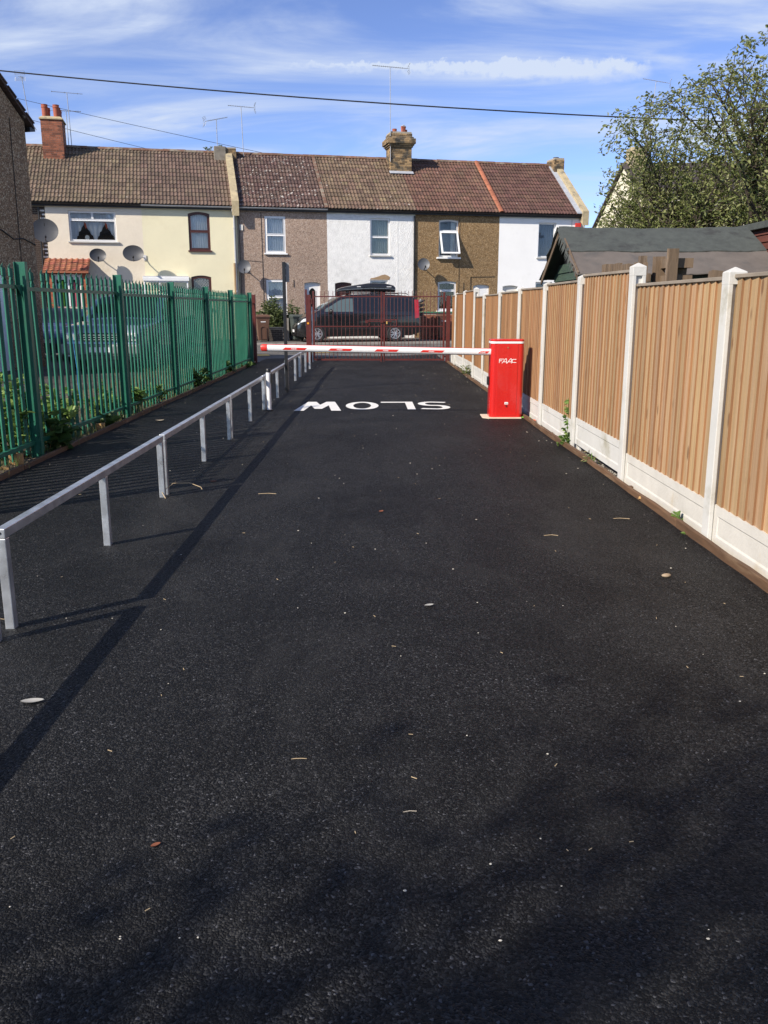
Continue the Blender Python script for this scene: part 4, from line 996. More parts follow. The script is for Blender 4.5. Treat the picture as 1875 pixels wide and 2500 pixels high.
# --- brown house
u0, u1 = 1.43, 5.39
t, rf = house('brown pebbledashed terraced house with one upstairs window tilted open', u0, u1, BROWN, T5, [(1.10,2.04,3.55,5.20,.05),(1.08,1.97,1.2,2.51,.04),(2.78,3.57,.1,2.37,.06)], (GUT_B, GUT_B))
w = window(t, 1.10, 2.04, 3.55, 5.20, UPVC, [(0,1,0,.70),(0,1,.70,1)], .05, cur=None, y=.12, fw=.065)
M().box(1.0,2.12,-.12,.12,3.48,3.555).build('sill', UPVC, t, bevel=.01)
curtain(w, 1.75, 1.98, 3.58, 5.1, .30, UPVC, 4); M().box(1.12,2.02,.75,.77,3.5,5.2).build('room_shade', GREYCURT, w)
# the opened lower sash, hinged at its top and swung outwards
sa = M().plate(-.43, .43, -1.06, 0, [(-.36,.36,-.99,-.07)], -.03, .03).build('open_sash', UPVC, t, loc=(1.57, .05, 4.66), rot=(R(-24),0,0), bevel=.004)
M().plate(-.365,.365,-.995,-.065,[],-.004,.004).build('pane', GLASS, sa)
window(t, 1.08, 1.97, 1.2, 2.51, UPVC, [(0,1,0,.70),(0,1,.70,1)], .04, cur=DARKCL, sill=.05, fw=.075)
door(t, 2.78, 3.57, .1, 2.37, UPVC, .06, kind='plain')
m = M().tube([(2.08,-.008,.3),(2.07,-.008,5.25)], .009, 6).tube([(2.65,-.008,.3),(2.65,-.008,2.70),(3.80,-.008,2.72)], .014, 6); m.build('wall_cable', CABLE, t)
M().box(2.30,2.32,-.02,0,1.95,2.45).build('wall_tie', CABLE, t)
for k in range(10):
    s = (k+.5)*SLEN/10; y, z = slope(s, .05); m = M(); m.grid(lambda u, v: (.115*math.cos(math.pi*u), (v-.5)*.50, .05*math.sin(math.pi*u)), 6, 1); m.build('verge_tile', VERGE, rf, loc=(3.96, y, z), rot=(PITCH,0,0), smooth=True)
# --- end white house
u0, u1 = 5.39, 9.60
t, rf = house('smooth white rendered end house with a red alarm box under the eaves', u0, u1, WSMOOTH, T6, [(1.92,2.78,3.6,5.14),(1.87,2.7,1.1,2.5),(.25,1.0,.1,2.34,.05)], (GUT_B, GUT_B))
window(t, 1.92, 2.78, 3.6, 5.14, UPVC, [(0,1,0,1)], cur=GREYCURT, y=.12, fw=.05, sill=.08, sillmat=CONC)
window(t, 1.87, 2.7, 1.1, 2.5, UPVC, [(0,1,0,1)], cur=GREYCURT, y=.10, sill=.05)
door(t, .25, 1.0, .1, 2.34, STONE, .05, kind='plain')
M().box(3.71,3.98,-.09,-.001,4.86,5.15).build('alarm_box', mk('alarm_red', (.55,.04,.03), .45, .08, 5), t, bevel=.012)
M().tube([(3.55,-.006,5.3),(3.55,-.006,4.2)], .006, 6).build('wall_cable', CABLE, t)
pp = M(); e0, e1 = slope(-.12, .02), slope(SLEN-.5, .02)
pp.prism([(e0[0],e0[1]-.42),(e0[0],e0[1]+.20),(e1[0],e1[1]+.24),(e1[0],e1[1]-.12)], 3.92, 4.22, 'x').build('parapet', STONEC, t)
f0, f1 = slope(.0, .05), slope(SLEN-.3, .05)
pp = M().prism([(f0[0],f0[1]),(f0[0],f0[1]+.05),(f1[0],f1[1]+.05),(f1[0],f1[1])], 3.68, 3.915, 'x').build('flashing', LEAD, t)
chimney(t, 4.02, RID_Y-.25, 7.60, .52, .95, .82, BRICKY, [], cap=None)
M().tube([(4.02,3.2,8.43),(4.02,3.2,8.50)], .14, 14).build('chimney_cowl', BLACKM, t)

# ================================================================== front garden walls, bins
def brick_wall(name, label, u0, u1, n, h, brick, cap=None, th=.22, each=False):
    t = thing(name, label, 'wall', TW(u0, n, 0), TH)
    L_ = u1-u0; M().box(0.004, L_-.004, .006, th-.006, -.05, h-.003).build('core', MORTAR, t)
    rows = int(h/.075); me = M().box(0,.215,0,.06,0,.065).mesh('brick', brick); me2 = M().box(0,.1,0,.06,0,.065).mesh('brick', brick)
    for r in range(rows):
        x = 0.0 if r % 2 == 0 else -.1125
        while x < L_ - .05:
            if x < -.01: inst('brick', me2, t, (0, random.uniform(-.004,0), r*.075)); x = .1125; continue
            if x + .215 > L_ + .01: inst('brick', me2, t, (x, random.uniform(-.004,0), r*.075)); break
            inst('brick', me, t, (x, random.uniform(-.004,0), r*.075)); x += .225
    if cap: M().box(-.03, L_+.03, -.03, th+.03, h, h+.05).build('coping', cap, t, bevel=.008)
    return t
brick_wall('garden_wall', 'orange brick garden wall in front of the cream house', -15.2, -12.9, 2.1, .90, BRICKO, None)
brick_wall('garden_wall', 'red brick garden wall with green coping in front of the brown house', 1.15, 4.9, 2.1, 1.12, BRICKR, mk('green_coping', (.05,.20,.11), .7, .15, 5))
brick_wall('garden_wall', 'low dark brick wall under the laurel hedge', -5.75, -4.80, 2.1, .50, mk('dark_brick', (.07,.055,.045), .9, .25, 6), PAVE)
tag(M().box(-.07,.07,-.07,.07,0,.92).build('concrete_gatepost', PAVE, None, loc=TW(-4.66, 2.25, 0), rot=(0,0,TH), bevel=.01), 'short square concrete post between the hedge wall and the grey bin', 'post')
def wheelie(label, mat, loc, rz, lid=None, tagc=True):
    t = thing('wheelie_bin', label, 'bin', loc, rz)
    b = M(); lo, hi = (.20,.25), (.265,.33)
    b.add([(-lo[0],-lo[1],.06),(lo[0],-lo[1],.06),(lo[0],lo[1],.06),(-lo[0],lo[1],.06),(-hi[0],-hi[1],.95),(hi[0],-hi[1],.95),(hi[0],hi[1],.95),(-hi[0],hi[1],.95)], [(0,3,2,1),(4,5,6,7),(0,1,5,4),(1,2,6,5),(2,3,7,6),(3,0,4,7)])
    b.build('body', mat, t, bevel=.02)
    M().box(-.285,.285,-.35,.35,.93,.97).build('rim', mat, t, bevel=.008)
    l = M(); l.add([(-.29,-.37,.975),(.29,-.37,.975),(.29,.36,.975),(-.29,.36,.975),(-.29,-.37,1.01),(.29,-.37,1.01),(.26,.33,1.075),(-.26,.33,1.075),(-.25,-.2,1.06),(.25,-.2,1.06)], [(0,1,5,4),(1,2,6,9,5),(2,3,7,6),(3,0,4,8,7),(4,5,9,8),(8,9,6,7),(0,3,2,1)])
    l.build('lid', lid or mat, t, bevel=.01)
    # raised panel with an arched top and a pale sticker
    M().plate(-.13,.13,.12,.62,[(-.105,.105,.12,.595,.05)],-.0,.012,orise=.06).build('moulded_panel', mat, t, loc=(0,-.272,0), rot=(R(4.5),0,0))
    M().box(-.10,.10,-.322,-.30,.775,.805).build('label_plate', UPVC, t, rot=(0,0,0))
    for x in (-.24,.24): M().tube([(x-.03,.27,.10),(x+.03,.27,.10)], .10, 18).build('wheel', TYRE, t, smooth=True)
    M().tube([(-.2,.36,.98),(-.2,.42,.99),(.2,.42,.99),(.2,.36,.98)], .014, 8).build('handle', mat, t)
    return t
wheelie('brown wheelie bin beside the laurel hedge', BINBR, TW(-5.72, 2.75, 0), TH)
wheelie('dark grey-green wheelie bin at the nose of the parked van', BINGR, TW(-4.26, 2.55, 0), TH + R(6))
wheelie('reddish brown wheelie bin in front of the red brick wall', BINBR, TW(1.98, 2.65, 0), TH - R(8))
wheelie('bright blue wheelie bin by the orange brick wall', BINBL, TW(-12.55, 2.75, 0), TH + R(15))
# ================================================================== VEHICLES
def lerp_prof(pr, x):
    if x <= pr[0][0]: return pr[0][1]
    for (a, va), (b, vb) in zip(pr[:-1], pr[1:]):
        if x <= b:
            q = (x-a)/(b-a); q = q*q*(3-2*q)*.35 + q*.65
            return va + (vb-va)*q
    return pr[-1][1]
class Car:
    """body as a smooth loft: local x runs from nose (0) to tail, y across, z up"""
    def __init__(s, L_, top, half, belt, tumble, zb, rtop=.10):
        s.L, s.top, s.half, s.belt, s.tumble, s.zb, s.r = L_, top, half, belt, tumble, zb, rtop
    def zt(s, x): return lerp_prof(s.top, x)
    def bot(s, x): return lerp_prof(s.zb, x)
    def hw(s, x, z):
        w = lerp_prof(s.half, x); b = min(s.belt, s.zt(x) - s.r)
        lowr = max(0, (s.bot(x) + .18 - z)) * .25
        return w - max(0, z-b)*s.tumble - lowr + .012*math.sin(max(0, min(1, (z-.3)/max(.2, b-.3)))*math.pi)
    def ringpts(s, x):
        zt, zb = s.zt(x), s.bot(x); r = min(s.r, (zt-zb)*.3); zs = zt - r; b = min(s.belt, zs-.01)
        pts = []
        for k in range(7): pts.append((s.hw(x, zb+(b-zb)*k/6), zb+(b-zb)*k/6))
        for k in range(1, 6): z = b+(zs-b)*k/5; pts.append((s.hw(x, z), z))
        w0 = s.hw(x, zs); crown = .03
        for k in range(1, 6):
            a = R(90*k/5); pts.append((w0 - r*1.3*(1-math.cos(a)), zs + (r-crown)*math.sin(a)))
        w1 = w0 - r*1.3
        for k in range(1, 5): q = 1-k/4; pts.append((w1*q, zt - crown*q*q))
        return [(y, z) for y, z in pts] + [(-y, z) for y, z in pts[-2::-1]]
    def body(s, n=60):
        m = M(); xs = [s.L*k/n for k in range(n+1)]; rows = [s.ringpts(x) for x in xs]; k = len(rows[0]); vs = [(x, y, z) for x, r in zip(xs, rows) for y, z in r]; fs = []
        for i in range(n):
            for j in range(k-1): fs.append((i*k+j, i*k+j+1, (i+1)*k+j+1, (i+1)*k+j))
            fs.append((i*k+k-1, i*k, (i+1)*k, (i+1)*k+k-1))
        fs.append(tuple(range(k-1, -1, -1))); fs.append(tuple(n*k+j for j in range(k)))
        return m.add(vs, fs)
    def side_patch(s, side, pts_fn, x0, x1, n=12, off=.006, nz=5):
        """patch on the flank between lower and upper curves"""
        m = M()
        def fn(u, v):
            x = x0+(x1-x0)*u; a, b = pts_fn(x); z = a+(b-a)*v
            return (x, side*(s.hw(x, z)+off), z)
        return m.grid(fn, n, nz)
    def top_patch(s, x0, x1, inset, n=8, off=.006):
        m = M()
        def fn(u, v):
            x = x0+(x1-x0)*u; zt = s.zt(x); r = min(s.r, (zt-s.bot(x))*.3); w = s.hw(x, zt-r) - r*1.3 - inset
            y = w*(2*v-1); return (x - off*.7, y, zt - .03*(abs(y)/max(.1, w+inset))**2 + off)
        return m.grid(fn, n, 10)
def wheel(parent, x, y, r, w, side, spokes=7):
    m = M(); prof = [(-w/2,r*.66),(-w/2,r*.93),(-w*.36,r),(w*.36,r),(w/2,r*.93),(w/2,r*.66)]
    def fn(u, v): a, b = prof[int(round(v*5))]; return (x + b*math.cos(2*math.pi*u), y + a, r + b*math.sin(2*math.pi*u))
    wh = m.grid(fn, 32, 5).build('wheel', TYRE, parent, smooth=True)
    rim = M(); yo = y + side*(w/2 - .012)
    rp = [(yo+side*.012, r*.68), (yo+side*.012, r*.61), (yo-side*.03, r*.57), (yo-side*.06, r*.10)]
    rim.grid(lambda u, v: (x + rp[int(round(v*2))][1]*math.cos(2*math.pi*u), rp[int(round(v*2))][0], r + rp[int(round(v*2))][1]*math.sin(2*math.pi*u)), 32, 2)
    for k in range(spokes):
        for dd in (-.13, .13):
            a = 2*math.pi*k/spokes + dd; rim.beam((x+.06*math.cos(a), yo-side*.004, r+.06*math.sin(a)), (x+r*.60*math.cos(a+dd*.3), yo+side*.004, r+r*.60*math.sin(a+dd*.3)), .026, .022, (0,1,0))
    rim.tube([(x, yo-side*.02, r), (x, yo+side*.012, r)], r*.20, 16)
    rim.build('rim', ALLOY, wh, smooth=True)
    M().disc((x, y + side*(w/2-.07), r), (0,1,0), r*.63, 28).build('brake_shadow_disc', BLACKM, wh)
    return wh
# --- black van
vl = TW(-3.60, 4.02, 0)   # nose
van = thing('parked_van', 'black van with dark windows parked behind the red gate', 'van', (0,0,0), 0)
# nose towards -u: local x runs along +u
van.location = TW(-4.50, 3.18, 0.004); van.rotation_euler = (0,0,TH)
top = [(0,.62),(.06,.76),(.25,.98),(.55,1.10),(.98,1.30),(1.25,1.50),(1.80,1.80),(2.2,1.88),(3.0,1.905),(4.2,1.88),(4.75,1.83),(4.90,1.74),(5.0,1.52),(5.04,1.0)]
half = [(0,.62),(.10,.78),(.35,.90),(.8,.955),(4.6,.955),(4.9,.93),(5.04,.90)]
C = Car(5.04, top, half, 1.12, .20, [(0,.24),(.3,.20),(4.7,.24),(5.04,.34)], .12)
C.body(72).build('body', VANP, van, smooth=True)
for s in (-1, 1):
    f = lambda x: (1.20, max(1.21, min(1.70, C.zt(x)-.15)))
    M_ = C.side_patch(s, lambda x: (1.185, max(1.19, min(1.70, C.zt(x)-.15))), 1.12, 2.28); M_.build('side_window', CARGL2 if s < 0 else CARGL, van, smooth=True)
    C.side_patch(s, lambda x: (1.20, 1.70), 2.42, 3.42).build('side_window', CARGL, van, smooth=True)
    C.side_patch(s, lambda x: (1.20, 1.70 if x < 4.5 else 1.70 - (x-4.5)*.55), 3.52, 4.72).build('side_window', CARGL, van, smooth=True)
    for xx in (1.42, 2.35, 3.47): C.side_patch(s, lambda x: (.40, 1.74), xx, xx+.010, 1, .004).build('door_seam', BLACKM, van)
    C.side_patch(s, lambda x: (.50, .56), 1.3, 3.9, 8, .012).build('rub_strip', BLACKP, van)
    C.side_patch(s, lambda x: (1.02, 1.045), .9, 4.7, 10, .006).build('swage_line', BLACKM, van)
    for xx in (2.12, 2.52): M().box(xx, xx+.17, s*C.hw(xx,1.06)-.002 if s>0 else s*C.hw(xx,1.06)-.03, s*C.hw(xx,1.06)+.03 if s>0 else s*C.hw(xx,1.06)+.002, 1.05, 1.085).build('handle', BLACKP, van, bevel=.008)
    # headlamp wraps round the wing, tail lamp climbs the rear corner
    C.side_patch(s, lambda x: (.74 + (x-.07)*.25, min(.84 + (x-.07)*.62, C.zt(x)-.10)), .07, .44, 8, .010).build('headlight', LAMPG, van, smooth=True)
    C.side_patch(s, lambda x: (.92 + (x-4.86)*.2, 1.66), 4.84, 5.02, 4, .012).build('tail_light', TAILR, van, smooth=True)
    y = s*(C.hw(1.35,1.22)+.14)
    M().ell((1.36, y, 1.20), (.07,.12,.10), 12, 8).beam((1.4, s*C.hw(1.4,1.14), 1.12), (1.38, y, 1.14), .04, .04).build('mirror', BLACKP, van, smooth=True)
    C.side_patch(s, lambda x: (.22, .30), .9, 4.3, 8, .008).build('sill', BLACKP, van)
    for wx in (.80, 4.0):
        ra = .395; 
        m = M(); n = 22; yy = s*(C.hw(wx,.6)+.007)
        m.add([(wx+ra*math.cos(math.pi*k/n), yy, .32+ra*math.sin(math.pi*k/n)) for k in range(n+1)] + [(wx-ra, yy, .15),(wx+ra, yy, .15)], [tuple(range(n+1)) + (n+1, n+2)])
        m.build('wheel_arch', BLACKM, van)
        wheel(van, wx, s*.895, .325, .21, s)
    M().tube([(1.95, s*.70, 1.885),(2.0,s*.70,1.93),(4.5,s*.70,1.915),(4.6,s*.70,1.865)], .016, 8).build('roof_rail', BLACKM, van)
C.top_patch(.98, 1.80, .03).build('windscreen', CARGL2, van, smooth=True)
M().box(-.015,.05,-.45,.45,.34,.56).build('grille', BLACKP, van, bevel=.01); M().box(-.02,.0,-.26,.26,.38,.48).build('number_plate', STICKER, van)
M().box(5.02,5.12,-.85,.85,.36,.60).build('rear_bumper', BLACKP, van, bevel=.02)
# bicycle carrier folded against the tailgate
rc = M()
for y in (-.55, .35): rc.beam((5.06,y,.75),(5.16,y,1.70),.04,.03)
rc.build('rear_carrier', DISHW, van)
for k in range(4):
    m = M(); z = 1.06+.17*k; m.prism([(5.10,z),(5.30,z+.10),(5.30,z+.03),(5.12,z-.05)], -.78, .62, 'y'); m.build('carrier_arm', BLACKP, [o for o in bpy.data.objects if o.parent == van and o.name.startswith('rear_carrier')][0])
for xx in (2.2, 3.6): M().box(xx, xx+.05, -.72, .72, 1.925, 1.95).build('roof_bar', BLACKM, van)
# --- roof box
rb = thing('roof_box', 'long black roof box on top of the parked van', 'roof box', TW(-4.50, 3.18, 1.955), TH)
ln = 2.35; X0 = 1.78
def rbf(u, v):
    x = ln*u; hgt = (.10 + .26*min(1, (u/.55))**.7) if u < .55 else .36 - .10*max(0, (u-.80)/.2)**1.5
    hgt *= (1 if 0 < u < 1 else .82); w = .42*(min(1, .55+u*1.1)) * (1 if u < .97 else .97)
    t = 2*math.pi*v; c, s_ = math.cos(t), math.sin(t); e = .45
    y = w*math.copysign(abs(c)**e, c); z = hgt/2 + hgt/2*math.copysign(abs(s_)**e, s_)
    return (X0+x, y-.1, z + .02*(1-u))
m = M().grid(rbf, 40, 32); m.add([rbf(0, k/32) for k in range(32)], [tuple(range(32))]); m.add([rbf(1, k/32) for k in range(32)], [tuple(range(32))])
m.build('shell', mk('roof_box_black', (.012,.012,.014), .3, .1, 4, coat=.4), rb, smooth=True)
m = M().grid(lambda u, v: tuple(Vector(rbf(u, .502+.003*v)) + Vector((0,-.004,0))), 40, 1).build('lid_seam', GALV, rb)
for x, w in ((1.98+.55, .16), (1.98+1.78, .20)):
    for k in range(5): M().box(x + k*w/5, x + k*w/5 + w/5*.7, -.5265, -.523, .20, .235).build('lettering', STICKER, rb)
for xx in (2.2, 3.6): M().box(xx-.03, xx+.08, -.4, .25, -.006, .03).build('clamp', BLACKP, rb)
# --- silver-blue 4x4 in the yard, nose towards the driveway end
def suv():
    t = thing('parked_suv', 'silver blue off-road car parked behind the green palisade', 'car', (-6.35, 19.6, -.045), R(90-4))
    top = [(0,.60),(.05,.92),(.20,1.06),(1.25,1.16),(1.42,1.18),(2.05,1.70),(2.4,1.76),(4.1,1.78),(4.5,1.70),(4.62,1.1)]
    half = [(0,.80),(.12,.90),(.5,.945),(4.3,.945),(4.62,.90)]
    c = Car(4.62, top, half, 1.08, .17, [(0,.36),(.4,.30),(4.3,.30),(4.62,.42)], .10)
    c.body(56).build('body', SUVP, t, smooth=True)
    c.top_patch(1.46, 2.04, .02).build('windscreen', CARGL, t, smooth=True)
    # nose: grille, lamps, bumper, plate
    M().box(-.025,.04,-.46,.46,.70,.88).build('grille', BLACKP, t, bevel=.008)
    for k in range(3): M().box(-.034,-.024,-.45,.45,.725+.05*k,.742+.05*k).build('grille_bar', CHROME, t)
    for s in (-1,1):
        M().box(-.012,.10,s*.66-.17,s*.66+.17,.70,.885).build('headlight', LAMPG, t, bevel=.02)
        M().tube([(-.03,s*.60,.79),(-.012,s*.60,.79)], .066, 18).tube([(-.03,s*.75,.79),(-.012,s*.75,.79)], .05, 18).build('lamp_ring', CHROME, t, smooth=True)
        c.side_patch(s, lambda x: (1.12, min(1.66, c.zt(x)-.13)), 1.75, 2.65).build('side_window', CARGL, t, smooth=True)
        c.side_patch(s, lambda x: (1.12, 1.64), 2.75, 4.3).build('side_window', CARGL, t, smooth=True)
        M().ell((1.75, s*1.06, 1.14), (.06,.11,.09), 12, 8).beam((1.8,s*.94,1.10),(1.77,s*1.05,1.12),.04,.04).build('mirror', BLACKP, t, smooth=True)
        for wx in (.85, 3.6):
            m = M(); n = 20; yy = s*(c.hw(wx,.6)+.006); ra = .42
            m.add([(wx+ra*math.cos(math.pi*k/n), yy, .36+ra*math.sin(math.pi*k/n)) for k in range(n+1)] + [(wx-ra, yy, .24),(wx+ra, yy, .24)], [tuple(range(n+1)) + (n+1, n+2)])
            m.build('wheel_arch', BLACKM, t); wheel(t, wx, s*.885, .36, .23, s, 5)
    M().box(-.10,.16,-.92,.92,.40,.64).build('bumper', mk('grey_bumper', (.16,.175,.18), .5, .1, 5), t, bevel=.05)
    M().box(-.112,-.10,-.26,.26,.46,.57).build('number_plate', STICKER, t)
    M().box(-.07,.2,-.7,.7,.28,.41).build('lower_valance', BLACKP, t, bevel=.02)
    for s in (-1,1): M().tube([(2.3,s*.62,1.80),(4.2,s*.62,1.82)], .018, 8).build('roof_rail', BLACKM, t)
    return t
suv()
def bluecar():
    t = thing('parked_hatchback', 'dark blue car partly hidden behind the brown house corner', 'car', (-9.35, 23.9, -.06), R(90+4))
    top = [(0,.50),(.06,.66),(.30,.80),(1.05,.98),(1.2,1.02),(1.95,1.42),(2.6,1.47),(3.6,1.40),(3.95,1.0),(4.05,.7)]
    half = [(0,.60),(.12,.74),(.4,.84),(3.7,.85),(4.05,.76)]
    c = Car(4.05, top, half, .92, .26, [(0,.22),(3.8,.22),(4.05,.3)], .10)
    c.body(50).build('body', BLUEP, t, smooth=True); c.top_patch(1.22, 1.93, .02).build('windscreen', CARGL, t, smooth=True)
    for s in (-1,1):
        c.side_patch(s, lambda x: (.60+(x-.08)*.2, min(.70+(x-.08)*.35, c.zt(x)-.07)), .08, .60, 8, .010).build('headlight', LAMPG, t, smooth=True)
        c.side_patch(s, lambda x: (.96, max(.965, min(1.34, c.zt(x)-.11))), 1.45, 3.4).build('side_window', CARGL, t, smooth=True)
        for wx in (.75, 3.25):
            m = M(); n = 20; yy = s*(c.hw(wx,.5)+.006); ra = .36
            m.add([(wx+ra*math.cos(math.pi*k/n), yy, .30+ra*math.sin(math.pi*k/n)) for k in range(n+1)] + [(wx-ra, yy, .18),(wx+ra, yy, .18)], [tuple(range(n+1)) + (n+1, n+2)])
            m.build('wheel_arch', BLACKM, t); wheel(t, wx, s*.785, .30, .19, s, 5)
        M().ell((1.45, s*.95, .98), (.06,.09,.07), 12, 8).beam((1.5,s*.84,.95),(1.46,s*.94,.97),.03,.03).build('mirror', BLUEP, t, smooth=True)
    M().box(-.02,.04,-.42,.42,.32,.48).build('grille', BLACKP, t, bevel=.01); M().box(-.028,.0,-.26,.26,.50,.60).build('number_plate', STICKER, t)
bluecar()

# ================================================================== BROWN GABLE HOUSE ON THE LEFT
gd = Vector((-.25, -1, 0)).normalized()       # along the gable wall towards the camera
gh = thing('gable_house', 'dark brown pebbledashed house showing its shaded gable wall', 'house', (-8.42, 21.7, -.05), math.atan2(gd.y, gd.x))
# local x runs along the gable towards the camera, local y points to the driveway side (+X)
DEP = 5.4; gz, rz_ = 5.65, 7.75
wl = M()
prof = [(0,-.1),(DEP,-.1),(DEP,gz),(DEP/2,rz_),(0,gz)]
wl.prism(prof, -.24, 0, 'y'); wl.prism(prof, -7, -6.8, 'y'); wl.box(.002,.2,-6.8,-.242,-.1,gz-.02); wl.box(DEP-.2,DEP-.002,-6.8,-.242,-.1,gz-.02)
wl.build('wall', DKBROWN, gh)
for s in (0, 1):
    q = M(); a = (-.22, gz-.02) if s == 0 else (DEP+.22, gz-.02)
    q.prism([(a[0], a[1]-.09), (DEP/2, rz_+.10), (DEP/2, rz_+.17), (a[0], a[1]+.0)], -7.1, .10, 'y'); q.build('roof', T3, gh)
cols = 12
vm = tile_mesh(.30, .42, T3)
for k in range(10):
    q = k/10; M().box(-.02,.30,-.12,.035,-.012,.02).build('verge_tile', T3, gh, loc=(-.20 + q*(DEP/2+.2), .09, gz + .02 + q*(rz_-gz+.13)), rot=(0, -math.atan2(rz_-gz+.13, DEP/2+.2) + .05, 0))
M().prism([(-.28,gz-.16),(-.08,gz-.20),(-.08,gz-.10),(-.28,gz-.06)], -6.9, .08, 'y').build('gutter', GUT_B, gh)
M().tube([(.62,.012,-.1),(.60,.012,2.2),(.55,.012,gz)], .008, 6).tube([(.0,.012,2.9),(.45,.014,3.02),(.8,.012,2.98),(1.2,.016,3.15),(1.8,.012,3.2)], .014, 6).build('wall_cable', CABLE, gh)
dr = M().plate(1.42, 2.5, -.02, 2.15, [(1.52,2.40,.75,2.05)], 0.004, .05).build('side_window', UPVC, gh)
M().box(1.52,2.40,.0045,.02,.75,2.05).build('pane', CARGL2, dr); M().box(1.43,2.49,.002,.03,-.02,.74).build('grey_panel', mk('grey_panel', (.30,.31,.32), .6, .1, 4), dr)

# ================================================================== SATELLITE DISHES
def dish(label, loc, rz, w=.43, h=.38, mat=DISHM, wallto=None, tilt=-12, arm=.42, strut=True):
    t = thing('satellite_dish', label, 'satellite dish', loc, rz, 'satellite dishes on the house fronts')
    m = M(); n = 28
    rot = Matrix.Rotation(R(tilt), 4, 'X')
    for sgn, off in ((1, 0), (-1, .012)):
        def fn(u, v): 
            r = v; a = 2*math.pi*u
            return rot @ Vector((w*r*math.cos(a), -.09 + .09*(1 - r*r)*1.0 + off - .0, h*r*math.sin(a)))
        m.grid(fn, n, 6)
    m.build('reflector', mat, t, smooth=True)
    lnb = rot @ Vector((0.02, -arm, -h*.78)); base = rot @ Vector((0, .02, -h*.9))
    am = M().beam(base, lnb, .024, .03).tube([tuple(lnb + Vector((0,-.02,.0))), tuple(lnb + Vector((0,.06,.05)))], [.035,.028], 12)
    am.build('feed_arm', BLACKP, t)
    if wallto is not None:
        b = Vector(wallto); M().tube([(0,.02,-.05), (b.x*.5, b.y*.7, -.10), tuple(b)], .02, 8).box(b.x-.06,b.x+.06,b.y-.012,b.y,b.z-.11,b.z+.11).build('bracket', DISHW if mat is DISHM else BLACKP, t)
    if strut: M().beam((0,.03,-h*.2),(0,.035,h*.72),.03,.02).build('rear_strut', BLACKP, t)
    return t
cw = lambda u, n, z: TW(u, n, z)
dish('large grey dish on the corner of the shaded brown house', TW(-13.95, 1.6, 4.26), TH + R(6), .50, .46, DISHM, (-.40, .62, -.10))
dish('smaller grey dish under the cream house window, next to its porch', TW(-12.14, .42, 3.42), TH + R(4), .33, .27, DISHM, (.12, .414, -.08))
dish('wide grey dish near the boundary of the cream and yellow houses', TW(-10.72, .62, 3.50), TH + R(-2), .42, .33, DISHM, (.40, .614, -.12))
dish('round dark dish at the drainpipe of the tan house', TW(-6.22, .46, 3.02), TH + R(-6), .28, .29, mk('dish_dark', (.085,.09,.10), .5, .1, 4), (.12, .454, -.10))
dish('round dark dish on the brown house beside the black drainpipe', TW(1.70, .44, 3.20), TH + R(-6), .27, .27, mk('dish_slate', (.10,.105,.115), .5, .1, 4), (.10, .434, -.08))

# ================================================================== TV AERIALS
def yagi(label, base, masth, blen, rz, n=14, tilt=0, refl='grid', side=0.0, boomz=0.0, jog=None):
    t = thing('tv_aerial', label, 'aerial', base, 0, 'television aerials on the roofs')
    top = Vector((side, 0, masth))
    pts = [(0,0,0), tuple(top)] if jog is None else [(0,0,0), (jog[0],0,jog[1]), tuple(top)]
    M().tube(pts, .016, 8).build('mast', ALU, t)
    d = Vector((math.cos(rz), math.sin(rz), math.tan(R(tilt)))).normalized(); c = Vector((-math.sin(rz), math.cos(rz), 0))
    p0 = top - d*blen*.5 + Vector((0,0,boomz)); p1 = top + d*blen*.5 + Vector((0,0,boomz))
    b = M().tube([tuple(p0), tuple(p1)], .011, 6)
    b.tube([tuple(top - d*.13), tuple(top - d*.13 + Vector((0,0,boomz))) if boomz else tuple(top)], .008, 6); b.build('boom', ALU, t)
    e = M()
    for k in range(n):
        p = p0.lerp(p1, .16 + .82*k/(n-1)); h = .11 - .03*k/n; e.tube([tuple(p - c*h), tuple(p + c*h)], .005, 5); e.tube([tuple(p - Vector((0,0,.035))), tuple(p + Vector((0,0,.035)))], .005, 5)
    e.build('elements', ALU, t)
    if refl:
        g = M()
        for s in (-1, 1):
            for k in range(4):
                z = s*(.04 + .05*k); q = p0 - d*(.02 + .03*abs(k-1.0)) + Vector((0,0,z)); g.tube([tuple(q - c*.20 - d*.0), tuple(q + c*.20)], .006, 5)
            for cc in (-.2, .2): g.tube([tuple(p0 + c*cc + Vector((0,0,s*.03))), tuple(p0 + c*cc - d*.06 + Vector((0,0,s*.20)))], .006, 5)
        g.build('reflector', ALU, t)
    return t
yagi('tall mast aerial strapped to the corbelled stock brick chimney', TW(.86, -2.40, 7.9), 4.0, 1.62, TH + R(174), 15, 3, side=-.02)
yagi('aerial with a short boom on the low stack, below its taller neighbour', TW(-6.95, -3.2, 8.1), 1.42, 1.05, TH + R(12), 13, 14)
yagi('taller aerial with a long level boom on the low stack', TW(-5.80, -3.2, 8.0), 2.10, 1.15, TH + R(176), 13, 3, side=-.04)
yagi('single pole aerial with a flat grid, bent at the red brick chimney', TW(-14.50, -2.6, 8.65), 2.05, .35, TH + R(80), 3, 0, side=-.42, jog=(-.26, .45))
yagi('plain crossbar aerial behind the red brick chimney pots', TW(-13.25, -3.9, 8.2), 2.25, 1.30, TH + R(180), 3, 2, refl=None, side=-.04)
yagi('low dark toothed aerial close behind the clay chimney pots', TW(-13.4, -4.1, 8.2), 1.55, 1.25, TH, 16, 0, refl=None)
yagi('aerial rising out of the apple tree crown above the cream gable', (13.5, 47.5, 8.4), 4.1, 1.35, R(168), 15, 12, side=.3)

